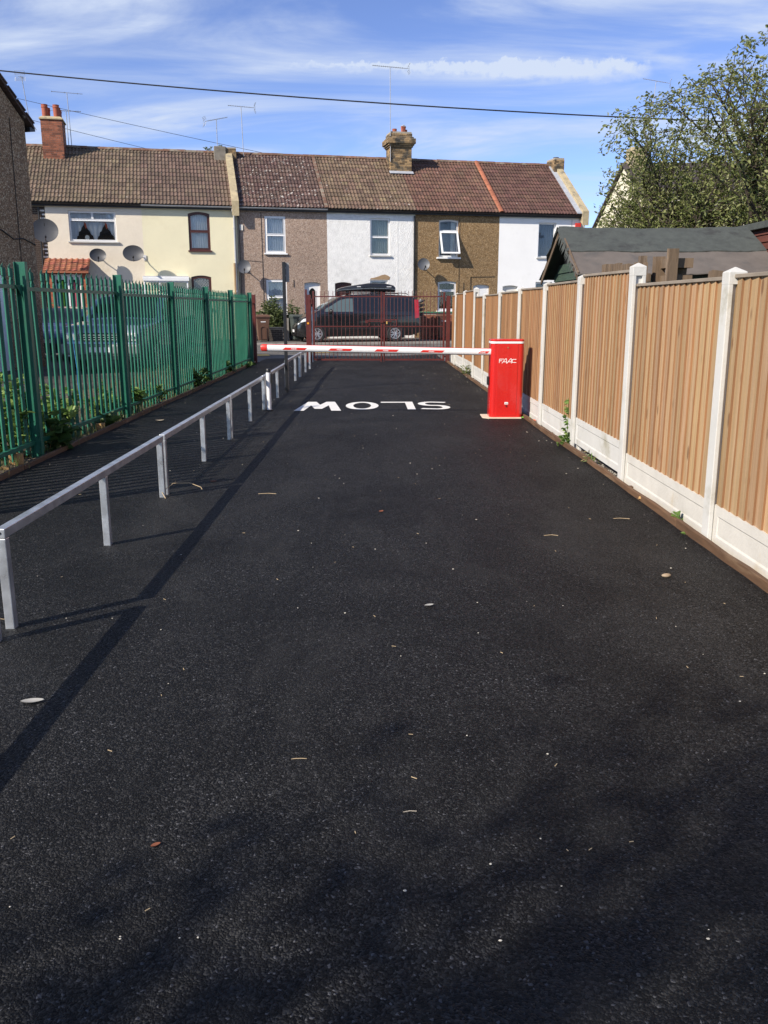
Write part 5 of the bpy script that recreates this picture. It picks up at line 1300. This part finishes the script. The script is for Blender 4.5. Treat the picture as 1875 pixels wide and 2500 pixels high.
# ================================================================== CABLES
def cable(label, p0, p1, sag, r, name='overhead_cable'):
    p0, p1 = Vector(p0), Vector(p1)
    pts = [p0.lerp(p1, k/40) - Vector((0,0,sag*4*(k/40)*(1-k/40))) for k in range(41)]
    return tag(M().tube([tuple(p) for p in pts], r, 6).build(name, CABLE), label, 'cable')
cable('thick black overhead cable crossing the sky above the houses', (-16.0, 26.0, 8.30), (18.0, 26.0, 6.25), .42, .018)
cable('thin overhead wire ending further along behind the yellow house roof', (-26, 46, 13.2), (-5.2, 45.0, 8.55), .12, .010, 'telephone_wire')
cable('thin overhead wire ending behind the cream house roof', (-26, 45, 12.5), (-9.2, 45.0, 8.35), .12, .010, 'telephone_wire')
for lab, x, y, h in (('wooden pole at the right end of the thick overhead cable', 18.0, 26.0, 6.5), ('wooden pole carrying the left end of the thick cable', -16.05, 26.0, 8.5), ('wooden pole holding the two thin wires', -26.05, 45.5, 13.6)):
    t = thing('utility_pole', lab, 'pole', (x, y, -.1)); M().tube([(0,0,-.2),(0,0,h)], [.15,.11], 12).build('shaft', OLDWOOD, t, smooth=True); M().box(-.35,.35,-.6,.6,h-.5,h-.38).build('crossarm', OLDWOOD, t)

# ================================================================== CREAM GABLE HOUSE BEHIND THE TREE
ch = thing('gabled_house', 'cream house with dark roof seen through the apple tree', 'house', (13.0, 44.2, 0), 0)
D_ = 11.2
M().prism([(0,-.1),(D_,-.1),(D_,6.1),(D_*.47,8.75),(0,5.85)], 0, .3, 'x').prism([(0,-.1),(D_,-.1),(D_,6.1),(D_*.47,8.75),(0,5.85)], 12.7, 13, 'x').box(.31,12.69,.002,.3,-.1,5.8).box(.31,12.69,D_-.3,D_-.002,-.1,5.8).build('wall', mk('pale_cream_render', (.72,.66,.50), .9, .05, 1), ch)
dk = mk('slate_roof', (.055,.043,.042), .8, .25, 5)
M().prism([(-.35,5.68),(D_*.47,8.80),(D_*.47,8.92),(-.35,5.80)], -.18, 13.2, 'x').build('roof', dk, ch)
M().prism([(D_+.35,5.95),(D_*.47,8.80),(D_*.47,8.92),(D_+.35,6.07)], -.18, 13.2, 'x').build('roof', dk, ch)
M().box(.10,.95,4.6,5.6,8.3,9.6).build('chimney', STONEC, ch, bevel=.02)
M().plate(3,5,3.2,4.6,[(3.1,3.95,3.3,4.5),(4.05,4.9,3.3,4.5)],-.02,.001).build('window', UPVC, ch)

# ================================================================== SHEDS AND STACKED TIMBER BEHIND THE FENCE
sh = thing('garden_shed', 'dark green boarded shed with sagging grey felt roof', 'shed', (2.75, 12.05, -.09))
SW, SD = 2.55, 2.35; ez, sr = 2.00, 2.60; ry = 1.18
M().box(.03,SW,.03,SD-.03,0,ez-.06).prism([(.05,ez-.06),(SD-.05,ez-.06),(ry,sr-.10)], .03, SW, 'x').build('frame', BLACKM, sh)
nb = 18
for k in range(nb):
    z = k*.118
    if z < ez-.06: y0, y1 = 0.0, SD
    else:
        q = (z+.06-(ez-.06))/(sr-.06-(ez-.06)); y0, y1 = ry*q+.02, SD-(SD-ry)*q-.02
    if y1-y0 < .15: break
    M().prism([(0.03,z),(-.004,z),(.018,z+.13),(.03,z+.13)], y0, y1, 'y').build('board', SHEDG, sh)
for k in range(16): M().prism([(.03,k*.118),(-.004,k*.118),(.018,k*.118+.13),(.03,k*.118+.13)], 0.03, SW-.02, 'x').build('board', SHEDG, sh)
# front and back slopes: lower and upper strips of felt, wavy, with torn ends
def felt(q0, q1, lift, mat, side, x0=-.20, x1=SW+.02, sag=.025, name='felt_strip'):
    m = M(); ey = (-.22 if side == 0 else SD+.22); e_z = ez - .10
    def P3(u, v, th):
        q = q0+(q1-q0)*v; x = x0+(x1-x0)*u
        if u == 0: x += random.uniform(-.03,.03)
        y = ey + (ry-ey)*q; z = e_z + (sr-e_z)*q + lift + th - sag*math.sin(math.pi*min(1,max(0,u)))*q + .006*math.sin(u*23+q*7) + .004*random.uniform(-1,1)
        return (x, y, z)
    nu, nv = 40, 6
    top = [[P3(i/nu, j/nv, 0) for i in range(nu+1)] for j in range(nv+1)]
    vs = [p for r in top for p in r] + [(p[0], p[1], p[2]-.012) for r in top for p in r]; k = nu+1; o = len(vs)//2; fs = []
    for j in range(nv):
        for i in range(nu): a = j*k+i; fs += [(a, a+1, a+k+1, a+k), (o+a, o+a+k, o+a+k+1, o+a+1)]
    for i in range(nu): fs += [(i, o+i, o+i+1, i+1), (nv*k+i, nv*k+i+1, o+nv*k+i+1, o+nv*k+i)]
    for j in range(nv): fs += [(j*k, j*k+k, o+j*k+k, o+j*k), (j*k+nu, o+j*k+nu, o+j*k+k+nu, j*k+k+nu)]
    return m.add(vs, fs).build(name, mat, sh, smooth=True)
felt(-.0, .52, .03, FELT2, 0); felt(.46, 1.0, .048, FELT1, 0); felt(0, 1.0, .03, FELT1, 1)
M().beam((-.17,-.2,ez-.10),(-.17,ry,sr-.02),.022,.11).beam((-.17,SD+.2,ez-.10),(-.17,ry,sr-.02),.022,.11).build('barge_board', OLDWOOD, sh)
# torn felt hanging on the verge
m = M()
for k in range(26):
    q = random.random(); y = -.22+(ry+.22)*q; z = ez-.10+(sr-ez+.10)*q+.03
    m.add([(-.20,y,z),(-.205,y+.05,z+.02),(-.23+random.uniform(-.02,.02),y+.03,z-.08-random.random()*.07)], [(0,1,2)])
struct(m.build('torn_felt_edge', FELT1, sh), 'stuff')
rs = thing('boarded_outbuilding', 'dark red shiplap outbuilding beside the felt-roofed shed', 'shed', (5.50, 10.0, -.09))
M().box(.035,3.0,0.0,4.0,0,2.58).build('core', BLACKM, rs)
for k in range(25): M().prism([(.035,k*.105),(-.004,k*.105),(.016,k*.105+.112),(.035,k*.105+.112)], .0, 4.02, 'y').build('board', SHEDR, rs)
M().box(-.07,3.05,-.05,4.08,2.60,2.70).build('felt_roof', FELT1, rs, bevel=.01)
# old picket panel leaning behind the fence, pallet timbers
pk = thing('old_picket_panel', 'weathered slatted panel poking above the wooden fence', 'fence panel', (2.60, 8.85, -.09), 0)
for k in range(17): M().box(-.012,.012,k*.105,k*.105+.085,0,1.93+random.uniform(-.012,.012)+.004*k).build('slat', OLDWOOD, pk)
M().box(.012,.05,0,1.78,1.75,1.83).box(.012,.05,0,1.78,.5,.58).build('cross_rail', OLDWOOD, pk)
M().box(.05,.12,.40,.48,0,2.02).box(.05,.12,1.15,1.24,0,1.95).build('support', OLDWOOD, pk)
pa_ = thing('pallet_stack', 'weathered pallet timbers standing upright beside a tall fence post', 'pallet', (2.82, 8.75, -.09))
for i, (x, y, w_, d_, h_, rx, ry_) in enumerate(((.0,.05,.10,.05,2.06,.06,-.02),(.03,.17,.04,.10,1.95,.03,0),(.10,.22,.10,.04,1.93,.02,.03),(.0,.30,.10,.09,2.0,.03,-.03),(.08,.10,.04,.12,1.82,0,0),(.14,.34,.09,.05,1.86,-.02,.02))):
    M().box(-w_/2,w_/2,-d_/2,d_/2,0,h_).build('plank', OLDWOOD, pa_, loc=(x,y,0), rot=(rx,ry_,random.uniform(-.2,.2)))
for z in (.3, 1.0, 1.72, 1.88): M().box(-.05,.20,-.02,.46,z,z+.09).build('block', OLDWOOD, pa_)
pb = thing('pallet', 'weathered pallet leaning behind the fence below the felt roof', 'pallet', (2.72, 6.9, -.09))
for k in range(4): M().box(-.05,.05,-.045,.045,0,1.70+.05*(k % 2)+.03*k*(k == 3)).build('bearer', OLDWOOD, pb, loc=(.06,.0+.28*k,0), rot=(.25 if k in (0, 2) else -.12,.10,0))
for k in range(6): M().box(-.015,.015,-.12,1.12,.25+.27*k,.34+.27*k).build('slat', OLDWOOD, pb, loc=(.14,0,0))
# ================================================================== FOLIAGE
def leaf_cloud(name, mat, parent, pts, dirs, size, asp=.5, fold=.25, droop=.3, jit=.5):
    """one small folded leaf (two quads) for every point"""
    n = len(pts); pts = np.asarray(pts, float); d = np.asarray(dirs, float) + rng.normal(0, jit, (n, 3)); d[:, 2] -= droop
    d /= np.linalg.norm(d, axis=1)[:, None] + 1e-9
    up = rng.normal(0, .6, (n, 3)); up[:, 2] += 1.0
    s = np.cross(d, up); s /= np.linalg.norm(s, axis=1)[:, None] + 1e-9
    nn = np.cross(s, d); L_ = (np.asarray(size) * rng.uniform(.6, 1.25, n))[:, None]; W = L_*asp*.5
    base = pts; tip = pts + d*L_ - nn*L_*.12; mid = pts + d*L_*.5
    l = mid + s*W + nn*W*fold; r = mid - s*W + nn*W*fold
    l2 = pts + d*L_*.82 + s*W*.55 + nn*W*fold*.4; r2 = pts + d*L_*.82 - s*W*.55 + nn*W*fold*.4
    l0 = pts + d*L_*.12 + s*W*.5; r0 = pts + d*L_*.12 - s*W*.5
    V = np.stack([base, l0, l, l2, tip, r2, r, r0], 1).reshape(-1, 3)
    F = [(b, b+1, b+2, b+3, b+4) for b in range(0, 8*n, 8)] + [(b, b+4, b+5, b+6, b+7) for b in range(0, 8*n, 8)]
    me = bpy.data.meshes.new(name); me.from_pydata(V.tolist(), [], F); me.update(); me.materials.append(mat)
    o = bpy.data.objects.new(name, me); COL.objects.link(o); o.parent = parent
    return o
# --- apple tree
tr = thing('apple_tree', 'large leafy apple tree rising behind the felt-roofed shed', 'tree', (7.15, 17.2, -.09))
wood = M(); LP = []; LD = []
def grow(p, d, L_, r, depth, lim):
    n = max(3, int(L_/.22)); pts = [p.copy()]; q = p.copy(); dd = d.copy()
    for k in range(n):
        dd = (dd + Vector((random.gauss(0,.13), random.gauss(0,.13), random.gauss(.035,.09)))).normalized(); q = q + dd*(L_/n)
        if q.z > 6.25 + (.58*q.x if q.x < 0 else .1*q.x) + random.uniform(-.25,.25): dd.z = -abs(dd.z)*.2; q.z -= .06
        if (q.x+7.15)/(q.y+17.2) < .222 + random.uniform(-.012,.05): break
        pts.append(q.copy())
    n = len(pts) - 1
    if n < 1: return
    rs = [r*(1-.62*k/n) for k in range(n+1)]
    wood.tube([tuple(x) for x in pts], rs, 7 if depth < 2 else 4, depth < 2)
    if depth >= 2:
        for k in range(1, n+1):
            for _ in range(8):
                LP.append(tuple(pts[k] + Vector((random.gauss(0,.05), random.gauss(0,.05), random.gauss(0,.05))))); LD.append(tuple(dd + Vector((random.gauss(0,.8), random.gauss(0,.8), random.gauss(0,.5)))))
    if depth >= lim: return
    nb = (7, 9, 8, 5)[depth]
    for b in range(nb):
        t = random.uniform(.28 if depth else .35, 1.0) if b < nb-1 else 1.0
        i = min(n, max(1, int(t*n))); o = pts[i]
        ax = Vector((random.gauss(0,1), random.gauss(0,1), random.gauss(.15,.55))).normalized()
        nd = (pts[i]-pts[i-1]).normalized()*random.uniform(.35,.9) + ax*random.uniform(.6,1.1); nd.normalize()
        grow(o, nd, L_*random.uniform(.45,.72), rs[i]*random.uniform(.5,.7), depth+1, lim)
wood.tube([(0,0,-.1),(.03,0,.5),(-.02,.03,1.2)], [.20,.16,.14], 10)
for k in range(9):
    a = 2*math.pi*k/9 + random.uniform(-.25,.25); e = random.uniform(.45, 1.25)
    lean = Vector((math.cos(a), math.sin(a), e)).normalized()
    L_ = (2.9 if e < .8 else 3.3)*random.uniform(.85,1.1)
    grow(Vector((-.02,.03,1.1)), lean, L_, .085, 1, 3)
for k in range(6): grow(Vector((-.05,0,1.1)), Vector((-1, random.uniform(-.6,.5), random.uniform(.28,.75))).normalized(), random.uniform(2.7,3.5), .075, 1, 3)
for k in range(3): grow(Vector((0,0,1.15)), Vector((random.uniform(-.3,.3), random.uniform(-.3,.3), 1)).normalized(), 3.6, .10, 1, 3)
P_ = np.array(LP); Dd = np.array(LD)
keep = (P_[:, 2] > 1.2) & (P_[:, 2] < 6.9); P_, Dd = P_[keep], Dd[keep]
if len(P_) > 100000: idx = rng.choice(len(P_), 100000, replace=False); P_, Dd = P_[idx], Dd[idx]
wood.build('trunk', BARK, tr, smooth=True)
leaf_cloud('crown', L_APPLE, tr, P_, Dd, .078, .50, .3, .25)
m = M()
for i in rng.choice(len(P_), 260, replace=False):
    p = P_[i] + rng.normal(0,.03,3)
    for _ in range(3):
        a = random.uniform(0,6.28); c, s_ = math.cos(a)*.022, math.sin(a)*.022; b = random.uniform(-.015,.015)
        m.add([(p[0]+c,p[1]+s_,p[2]+b),(p[0]-s_,p[1]+c,p[2]+.012),(p[0]-c,p[1]-s_,p[2]-b),(p[0]+s_,p[1]-c,p[2]+.012)], [(0,1,2,3)])
m.build('blossom', FLOWER, tr)
print('tree leaves', len(P_))
# --- unseen tree added behind the viewpoint; its shade falls across the near asphalt
t = thing('shade_tree', 'small dense tree added unseen behind the viewpoint, shading the near asphalt', 'tree', (-5.40, -3.55, -.1))
m = M().tube([(0,0,-.1),(.05,0,1.5),(-.05,.05,3.4)], [.12,.10,.07], 10); pts = []; ds = []
for k in range(46):
    a = random.uniform(0,6.28); e = random.uniform(-.5,1.2); d = Vector((math.cos(a)*math.cos(e), math.sin(a)*math.cos(e), math.sin(e)*.9)); tip = Vector((0,0,5.2)) + Vector((d.x*1.25, d.y*1.25, d.z*1.5))*random.uniform(.75,1.15)
    b = Vector((-.05,.05,random.uniform(2.6,3.4))); m.tube([tuple(b), tuple(b.lerp(tip,.5)+Vector((0,0,.2))), tuple(tip)], [.03,.02,.006], 5, False)
    for j in range(42):
        q = random.uniform(.3,1.05); p = b.lerp(tip, q) + Vector((random.gauss(0,.16), random.gauss(0,.16), random.gauss(0,.16))); pts.append(tuple(p)); ds.append((random.gauss(0,1), random.gauss(0,1), .3))
m.build('trunk', BARK, t, smooth=True); leaf_cloud('crown', L_LAUREL, t, pts, ds, .13, .55)
# --- shrubs and weeds
def shrub(name, label, loc, rx, ry, h, n, mat, size, asp=.35, cat='shrub', up=.6, group=None, flower=None, z0=0.0):
    t = thing(name, label, cat, loc, 0, group); st = M(); pts = []; ds = []
    ns = max(5, n//45)
    for k in range(ns):
        a = random.uniform(0, 6.28); rr = math.sqrt(random.random()); top = Vector((rx*rr*math.cos(a), ry*rr*math.sin(a), h*(1-.45*rr*rr)*random.uniform(.65,1.08)))
        b = Vector((top.x*.25, top.y*.25, 0)); mid = b.lerp(top, .5) + Vector((top.x*.12, top.y*.12, 0))
        sp = [b, mid, top]; st.tube([tuple(q) for q in sp], [.008,.006,.003], 4, False)
        for j in range(n//ns):
            q = random.random()**.7; p = (b.lerp(mid, q*2) if q < .5 else mid.lerp(top, q*2-1)); pts.append(tuple(p + Vector((random.gauss(0,.02), random.gauss(0,.02), 0)))); ds.append((random.gauss(0,1), random.gauss(0,1), up))
    st.build('stems', BARK if size > .1 and mat is L_LAUREL else L_WEED, t)
    leaf_cloud('foliage', mat, t, pts, ds, size, asp, .25, .15, .25)
    if flower:
        m = M()
        for p in pts[::9]: 
            if p[2] > h*.62: m.ell((p[0], p[1], p[2]+.02), (.013,.013,.009), 6, 4)
        if m.v: m.build('flowers', flower, t)
    return t
shrub('laurel_hedge', 'leafy laurel hedge under the tan house window', TW(-5.25, 1.55, 0), .64, .45, 1.72, 2600, L_LAUREL, .19, .30)
shrub('laurel_hedge', 'lower leafy laurel clump between hedge and white door', TW(-4.30, 1.45, 0), .52, .40, 1.55, 1500, L_LAUREL, .18, .30)
shrub('laurel_hedge', 'small pale shrub behind the brown wheelie bin', TW(-5.85, 1.45, 0), .35, .3, 1.25, 400, L_LAUREL, .13, .32)
shrub('garden_bush', 'green bush beside the porch of the cream house', TW(-14.0, 1.6, 0), .55, .4, 1.5, 900, L_LAUREL, .10, .45)
shrub('chimney_weed', 'small weed growing on the ridge left of the low stack', TW(-7.35, -3.5, 8.2), .16, .12, .28, 60, L_LAUREL, .10, .5, 'weed')
shrub('chimney_weed', 'second small ridge weed touching the low rendered stack', TW(-6.85, -3.45, 8.2), .12, .12, .34, 60, L_LAUREL, .10, .5, 'weed')
def weed(label, x, y, h, rx, n, mat, size, asp=.8, flower=None, z=-.01):
    return shrub('weed_plant', label, (x, y, z), rx, rx*.8, h, n, mat, size, asp, 'weed', .4, 'weeds along the palisade', flower)
weed('big-leaved mallow at the foot of the thick green palisade post', -3.30, 8.62, .40, .20, 60, L_DARK, .15, .95)
weed('broad green weed mass behind the palisade pales at the mallow', -3.70, 8.30, .85, .40, 560, L_WEED, .105, .75)
weed('tall yellow-flowered mustard weed behind the palisade', -3.68, 7.75, 1.15, .25, 300, L_WEED, .06, .55, YFLOWER)
weed('second yellow-flowered mustard weed, taller, near the grey side window', -3.95, 7.98, 1.30, .25, 200, L_WEED, .06, .55, YFLOWER)
weed('bushy bright weed filling the gap behind the leaning pale', -3.72, 9.15, .72, .40, 560, L_WEED, .105, .75)
weed('lighter weed clump with dry stalks behind the second palisade bay', -3.70, 10.0, .58, .38, 420, L_WEED, .095, .7)
weed('low mallow leaves pushing through the second palisade bay', -3.36, 10.35, .20, .14, 40, L_DARK, .13, .95)
weed('low weed patch where the second palisade bay ends', -3.66, 11.0, .48, .34, 320, L_WEED, .09, .7)
weed('broad leaf weed climbing the pales past the second bay', -3.62, 11.8, .48, .34, 300, L_WEED, .095, .8)
weed('sparse weeds in the third palisade bay', -3.64, 13.0, .36, .36, 220, L_WEED, .075, .6)
weed('leafy weeds spilling over the edging in the fourth palisade bay', -3.34, 15.6, .34, .26, 150, L_DARK, .11, .9)
weed('smaller weeds beside the leafy spill in the fourth bay', -3.36, 16.6, .26, .24, 110, L_WEED, .09, .8)
weed('dark weeds in the shaded palisade bay near the red end post', -3.38, 18.9, .24, .28, 120, L_DARK, .09, .8)
weed('thin weeds at the end of the palisade', -3.36, 20.8, .20, .25, 90, L_DARK, .08, .8)
# fence-side plants
g2 = 'weeds along the timber fence'
def fweed(label, x, y, h, rx, n, mat, size, asp, z=0.0):
    return shrub('weed_plant', label, (x, y, z), rx, rx, h, n, mat, size, asp, 'weed', .4, g2)
iv = fweed('climbing ivy on the concrete post between the gravel boards', fx(8.84)-.075, 8.90, .16, .08, 45, L_WEED, .055, .9)
m = M(); pts = []; ds = []
for k in range(30):
    z = .1 + k*.013; p = Vector((-.01+.012*math.sin(k*.7), -.01 + .02*math.sin(k*.5), z)); pts.append(tuple(p)); ds.append((-1, random.uniform(-.8,.8), .2))
leaf_cloud('climbing_leaves', L_WEED, iv, pts, ds, .05, .9)
M().tube([(0,0,0),(-.01,-.02,.2),(.0,.01,.4),(-.01,0,.5)], .003, 5).build('climbing_stem', L_WEED, iv)
fweed('small broad-leaved seedling at the gravel board behind the edging', fx(5.6)-.055, 5.62, .085, .03, 12, L_WEED, .05, .9)
fweed('tiny seedling close to the broad-leaved one by the edging', fx(5.3)-.06, 5.30, .04, .02, 7, L_WEED, .03, .9)
fweed('tuft of grass at the fence foot beyond the red cabinet', fx(18.2)-.09, 18.2, .26, .07, 60, L_GRASS, .14, .10)
fweed('thin grass tuft beside the fence in the stony gap', fx(7.9)-.06, 7.95, .10, .05, 25, L_GRASS, .07, .12)
# grass and stalks (nobody could count them)
m = M()
def blade(x, y, z, h, lean, w):
    a = random.uniform(0, 6.28); dx, dy = math.cos(a)*lean, math.sin(a)*lean; px, py = -math.sin(a)*w, math.cos(a)*w
    m.add([(x-px,y-py,z),(x+px,y+py,z),(x+dx*.4+px*.7,y+dy*.4+py*.7,z+h*.6),(x+dx*.4-px*.7,y+dy*.4-py*.7,z+h*.6),(x+dx,y+dy,z+h)], [(0,1,2,3),(3,2,4)])
for k in range(5200):
    y = 6.2 + 16*random.random()**1.3; x = random.choice([random.uniform(-5.0,-3.45), random.gauss(-3.45,.09)])
    if math.sin(y*2.3)+math.sin(y*5.1+1) < -1.0: continue
    blade(x, y, -.02, random.uniform(.06,.30)*(1.2 if x < -3.5 else .6), random.uniform(.02,.14), .0035)
o = m.build('grass', L_GRASS); struct(o, 'stuff'); o['label'] = 'patchy grass and dry stalks along the palisade'
# gravel in the gap beside the fence
m = M()
for k in range(900):
    y = 4.0 + 12*random.random()**1.2; x = ex(y) + random.uniform(.02,.12); s = random.uniform(.004,.014)
    m.ell((x, y, -.018+s*.4), (s, s*random.uniform(.6,1), s*.7), 5, 3)
struct(m.build('gravel', mk('gravel_stones', (.26,.24,.20), .85, .3, 30)), 'stuff')['label'] = 'small stones in the gap between edging and fence'

# ================================================================== SMALL THINGS
def blob(name, label, cat, loc, r, mat, rz=0.0, group=None):
    m = M().ell((0,0,r[2]*.8), r, 14, 9); m.v = [(a*(1+.12*math.sin(b*90)), b*(1+.1*math.cos(a*80)), c) for a, b, c in m.v]
    return tag(m.build(name, mat, None, smooth=True, loc=loc, rot=(0,0,rz)), label, cat, group)
def thin_leaf(name, label, loc, L_, W, mat, rz, curl=.15, cat='leaf', group=None):
    m = M(); n = 10
    def fn(u, v):
        w = W*math.sin(math.pi*min(.999, max(.001, u)))**.7*(2*v-1)/2; return (L_*(u-.5), w, .004 + curl*L_*((u-.5)**2)*1.5 + abs(w)*.25)
    m.grid(fn, n, 4); m.v += [(a, b, c-.0015) for a, b, c in m.v]; k = len(m.v)//2; m.f += [tuple(i+k for i in f[::-1]) for f in m.f]
    return tag(m.build(name, mat, None, smooth=True, loc=loc, rot=(0,0,rz)), label, cat, group)
DRY = mk('dry_leaf', (.42,.36,.27), .8, .2, 20); DRYR = mk('dry_leaf_red', (.22,.07,.03), .8, .2, 20); STRAW = mk('straw', (.45,.34,.20), .8, .15, 20); PALEG = mk('pale_grey_leaf', (.34,.33,.30), .8, .15, 15)
thin_leaf('dead_leaf', 'pale grey leaf lying on the asphalt beside the knee rail', (-1.30, 2.93, .003), .085, .036, PALEG, .15)
blob('pebble', 'smooth brown pebble on the asphalt near the timber fence', 'stone', (1.53, 4.45, 0), (.027,.016,.011), mk('pebble_brown', (.27,.20,.13), .7, .2, 20), .2)
thin_leaf('dead_leaf', 'greyish curled leaf in the middle of the drive', (.22, 3.98, .003), .05, .024, PALEG, .4)
thin_leaf('dead_leaf', 'red-brown leaf near the foot of the drive centre', (-.62, 2.06, .003), .028, .014, DRYR, .6)
thin_leaf('dead_leaf', 'rust brown curled leaf beside the third knee rail', (-1.42, 7.02, .003), .06, .03, DRYR, .3)
thin_leaf('dead_leaf', 'pale dry leaf between knee rail and palisade', (-2.85, 10.9, .003), .11, .06, DRY, .2, .3)
thin_leaf('dead_leaf', 'brownish leaf lying in the middle of the drive', (-.02, 5.95, .003), .05, .03, DRYR, 1.2)
def twig(label, pts, r=.0022, mat=STRAW): return tag(M().tube(pts, r, 5).build('twig', mat), label, 'twig')
twig('straw stalk arching past the knee rail leg', [(-1.66,6.38,.004),(-1.70,6.44,.04),(-1.64,6.56,.085),(-1.52,6.60,.08),(-1.43,6.58,.05),(-1.42,6.57,.035)], .003)
twig('short brown twig in front of the red cabinet shadow', [(1.58,5.75,.004),(1.62,5.753,.006),(1.66,5.748,.005),(1.69,5.74,.004)], .0018)
twig('thin straw on the asphalt left of the lettering axis', [(-.98,6.55,.004),(-.90,6.56,.006),(-.84,6.55,.004)])
twig('pale straw near the camera on the bare asphalt', [(-.30,2.52,.003),(-.285,2.522,.004),(-.265,2.523,.004),(-.25,2.5225,.003)], .0012)
twig('pale straw near the right fence posts', [(1.02,5.30,.004),(1.07,5.31,.006),(1.11,5.30,.004)], .0018)
twig('short pale straw lying on the shaded asphalt', [(.055,2.22,.003),(.075,2.224,.005),(.095,2.225,.003)], .0014, DRY)
CUT = mk('cut_timber', (.42,.25,.10), .85, .2, 12)
tag(M().box(-.06,.06,-.045,.045,0,.10).build('timber_offcut', CUT, None, loc=(-3.40, 7.85, 0), rot=(0,0,.3), bevel=.005), 'sawn timber offcut beside the broken yellow chips at the palisade', 'wood block')
tag(M().box(-.05,.05,-.04,.04,0,.075).build('timber_offcut', CUT, None, loc=(-3.36, 10.15, .0), rot=(0,0,.2), bevel=.005), 'small sawn offcut standing beside the edging in the second bay', 'wood block')
tag(M().box(-.05,.05,-.03,.03,0,.02).build('timber_chip', CUT, None, loc=(fx(6.0)-.08, 6.35, .0), rot=(.1,.3,1.4), bevel=.002), 'yellow timber chip wedged behind the fence edging', 'wood chip')
tag(M().box(-.045,.045,-.02,.02,0,.02).build('timber_chip', CUT, None, loc=(-3.42, 7.60, .0), rot=(.1,.3,.4), bevel=.002), 'yellow timber chip near the sawn offcut', 'wood chip')
tag(M().box(-.055,.055,-.02,.02,0,.012).build('litter', mk('lime_plastic', (.20,.60,.06), .4, .1, 8), None, loc=(fx(11.2)-.085, 11.25, .0), rot=(0,.05,.3), bevel=.003), 'lime green plastic scrap behind the red cabinet', 'litter')
tag(M().box(-.04,.04,-.02,.02,0,.03).build('litter', mk('crisp_packet', (.60,.16,.08), .4, .4, 30, col2=(.7,.7,.65), c2scale=20), None, loc=(fx(10.8)-.075, 10.85, .0), rot=(.3,.1,.5), bevel=.004), 'red and white wrapper in the gap by the fence', 'litter')
# countless specks of grit, blossom petals and straw on the asphalt
m = M()
for k in range(230):
    y = 1.7 + 20*random.random()**1.8; x = random.uniform(-3.1, ex(y)-.05) if random.random() < .75 else ex(y) - abs(random.gauss(.05,.16)); s = random.uniform(.0018,.0055)*(.6+.06*y)
    if x < -3.1: continue
    m.ell((x, y, .003+s*.3), (s*random.uniform(.8,1.6), s, s*.5), 6, 4)
struct(m.build('grit', mk('pale_grit', (.50,.46,.38), .8, .35, 60)), 'stuff')['label'] = 'pale specks of grit and petals scattered over the asphalt'
m = M()
for k in range(110):
    y = 1.8 + 16*random.random()**1.6; x = random.uniform(-3.0, ex(y)-.06); a = random.uniform(0,3.14); L_ = random.uniform(.006,.022)
    m.tube([(x,y,.004),(x+L_*math.cos(a),y+L_*math.sin(a),.005)], .0012, 4)
struct(m.build('straw_bits', STRAW), 'stuff')['label'] = 'short straw bits scattered over the asphalt'
# blue twine on the palisade
tag(M().tube([(-3.405,9.55,1.25),(-3.40,9.6,.95),(-3.38,9.58,.75),(-3.40,9.62,.6),(-3.38,9.6,.42)], .004, 6).build('twine', ROPE), 'bright blue twine hanging on the palisade', 'twine')
# road paint, manhole
def mark(name, label, pts, z, mat, cat='road marking'):
    return tag(M().add([(p[0], p[1], z) for p in pts], [tuple(range(len(pts)))]).build(name, mat), label, cat)
def strip(u0, u1, n0, n1): return [TW(u0,n0)[:2], TW(u1,n0)[:2], TW(u1,n1)[:2], TW(u0,n1)[:2]]
mark('yellow_line', 'short yellow line painted at the road edge past the palisade end', strip(-6.9,-6.35,12.1,11.1), -.064, Y_PAINT)
mark('yellow_line', 'faded yellow line on the road in front of the gate', strip(-5.0,-.9,10.55,10.40), -.070, Y_PAINT)
t = thing('manhole_cover', 'rectangular manhole cover in the street beyond the gate', 'manhole', TW(.1, 9.6, -.071), TH)
M().plate(-.45,.45,-.3,.3,[(-.40,.40,-.25,.25)],0,.006).xf(Matrix.Rotation(R(-90),4,'X')).build('frame', GALV, t); M().box(-.395,.395,-.245,.245,-.0,.003).build('lid', PAVE, t)
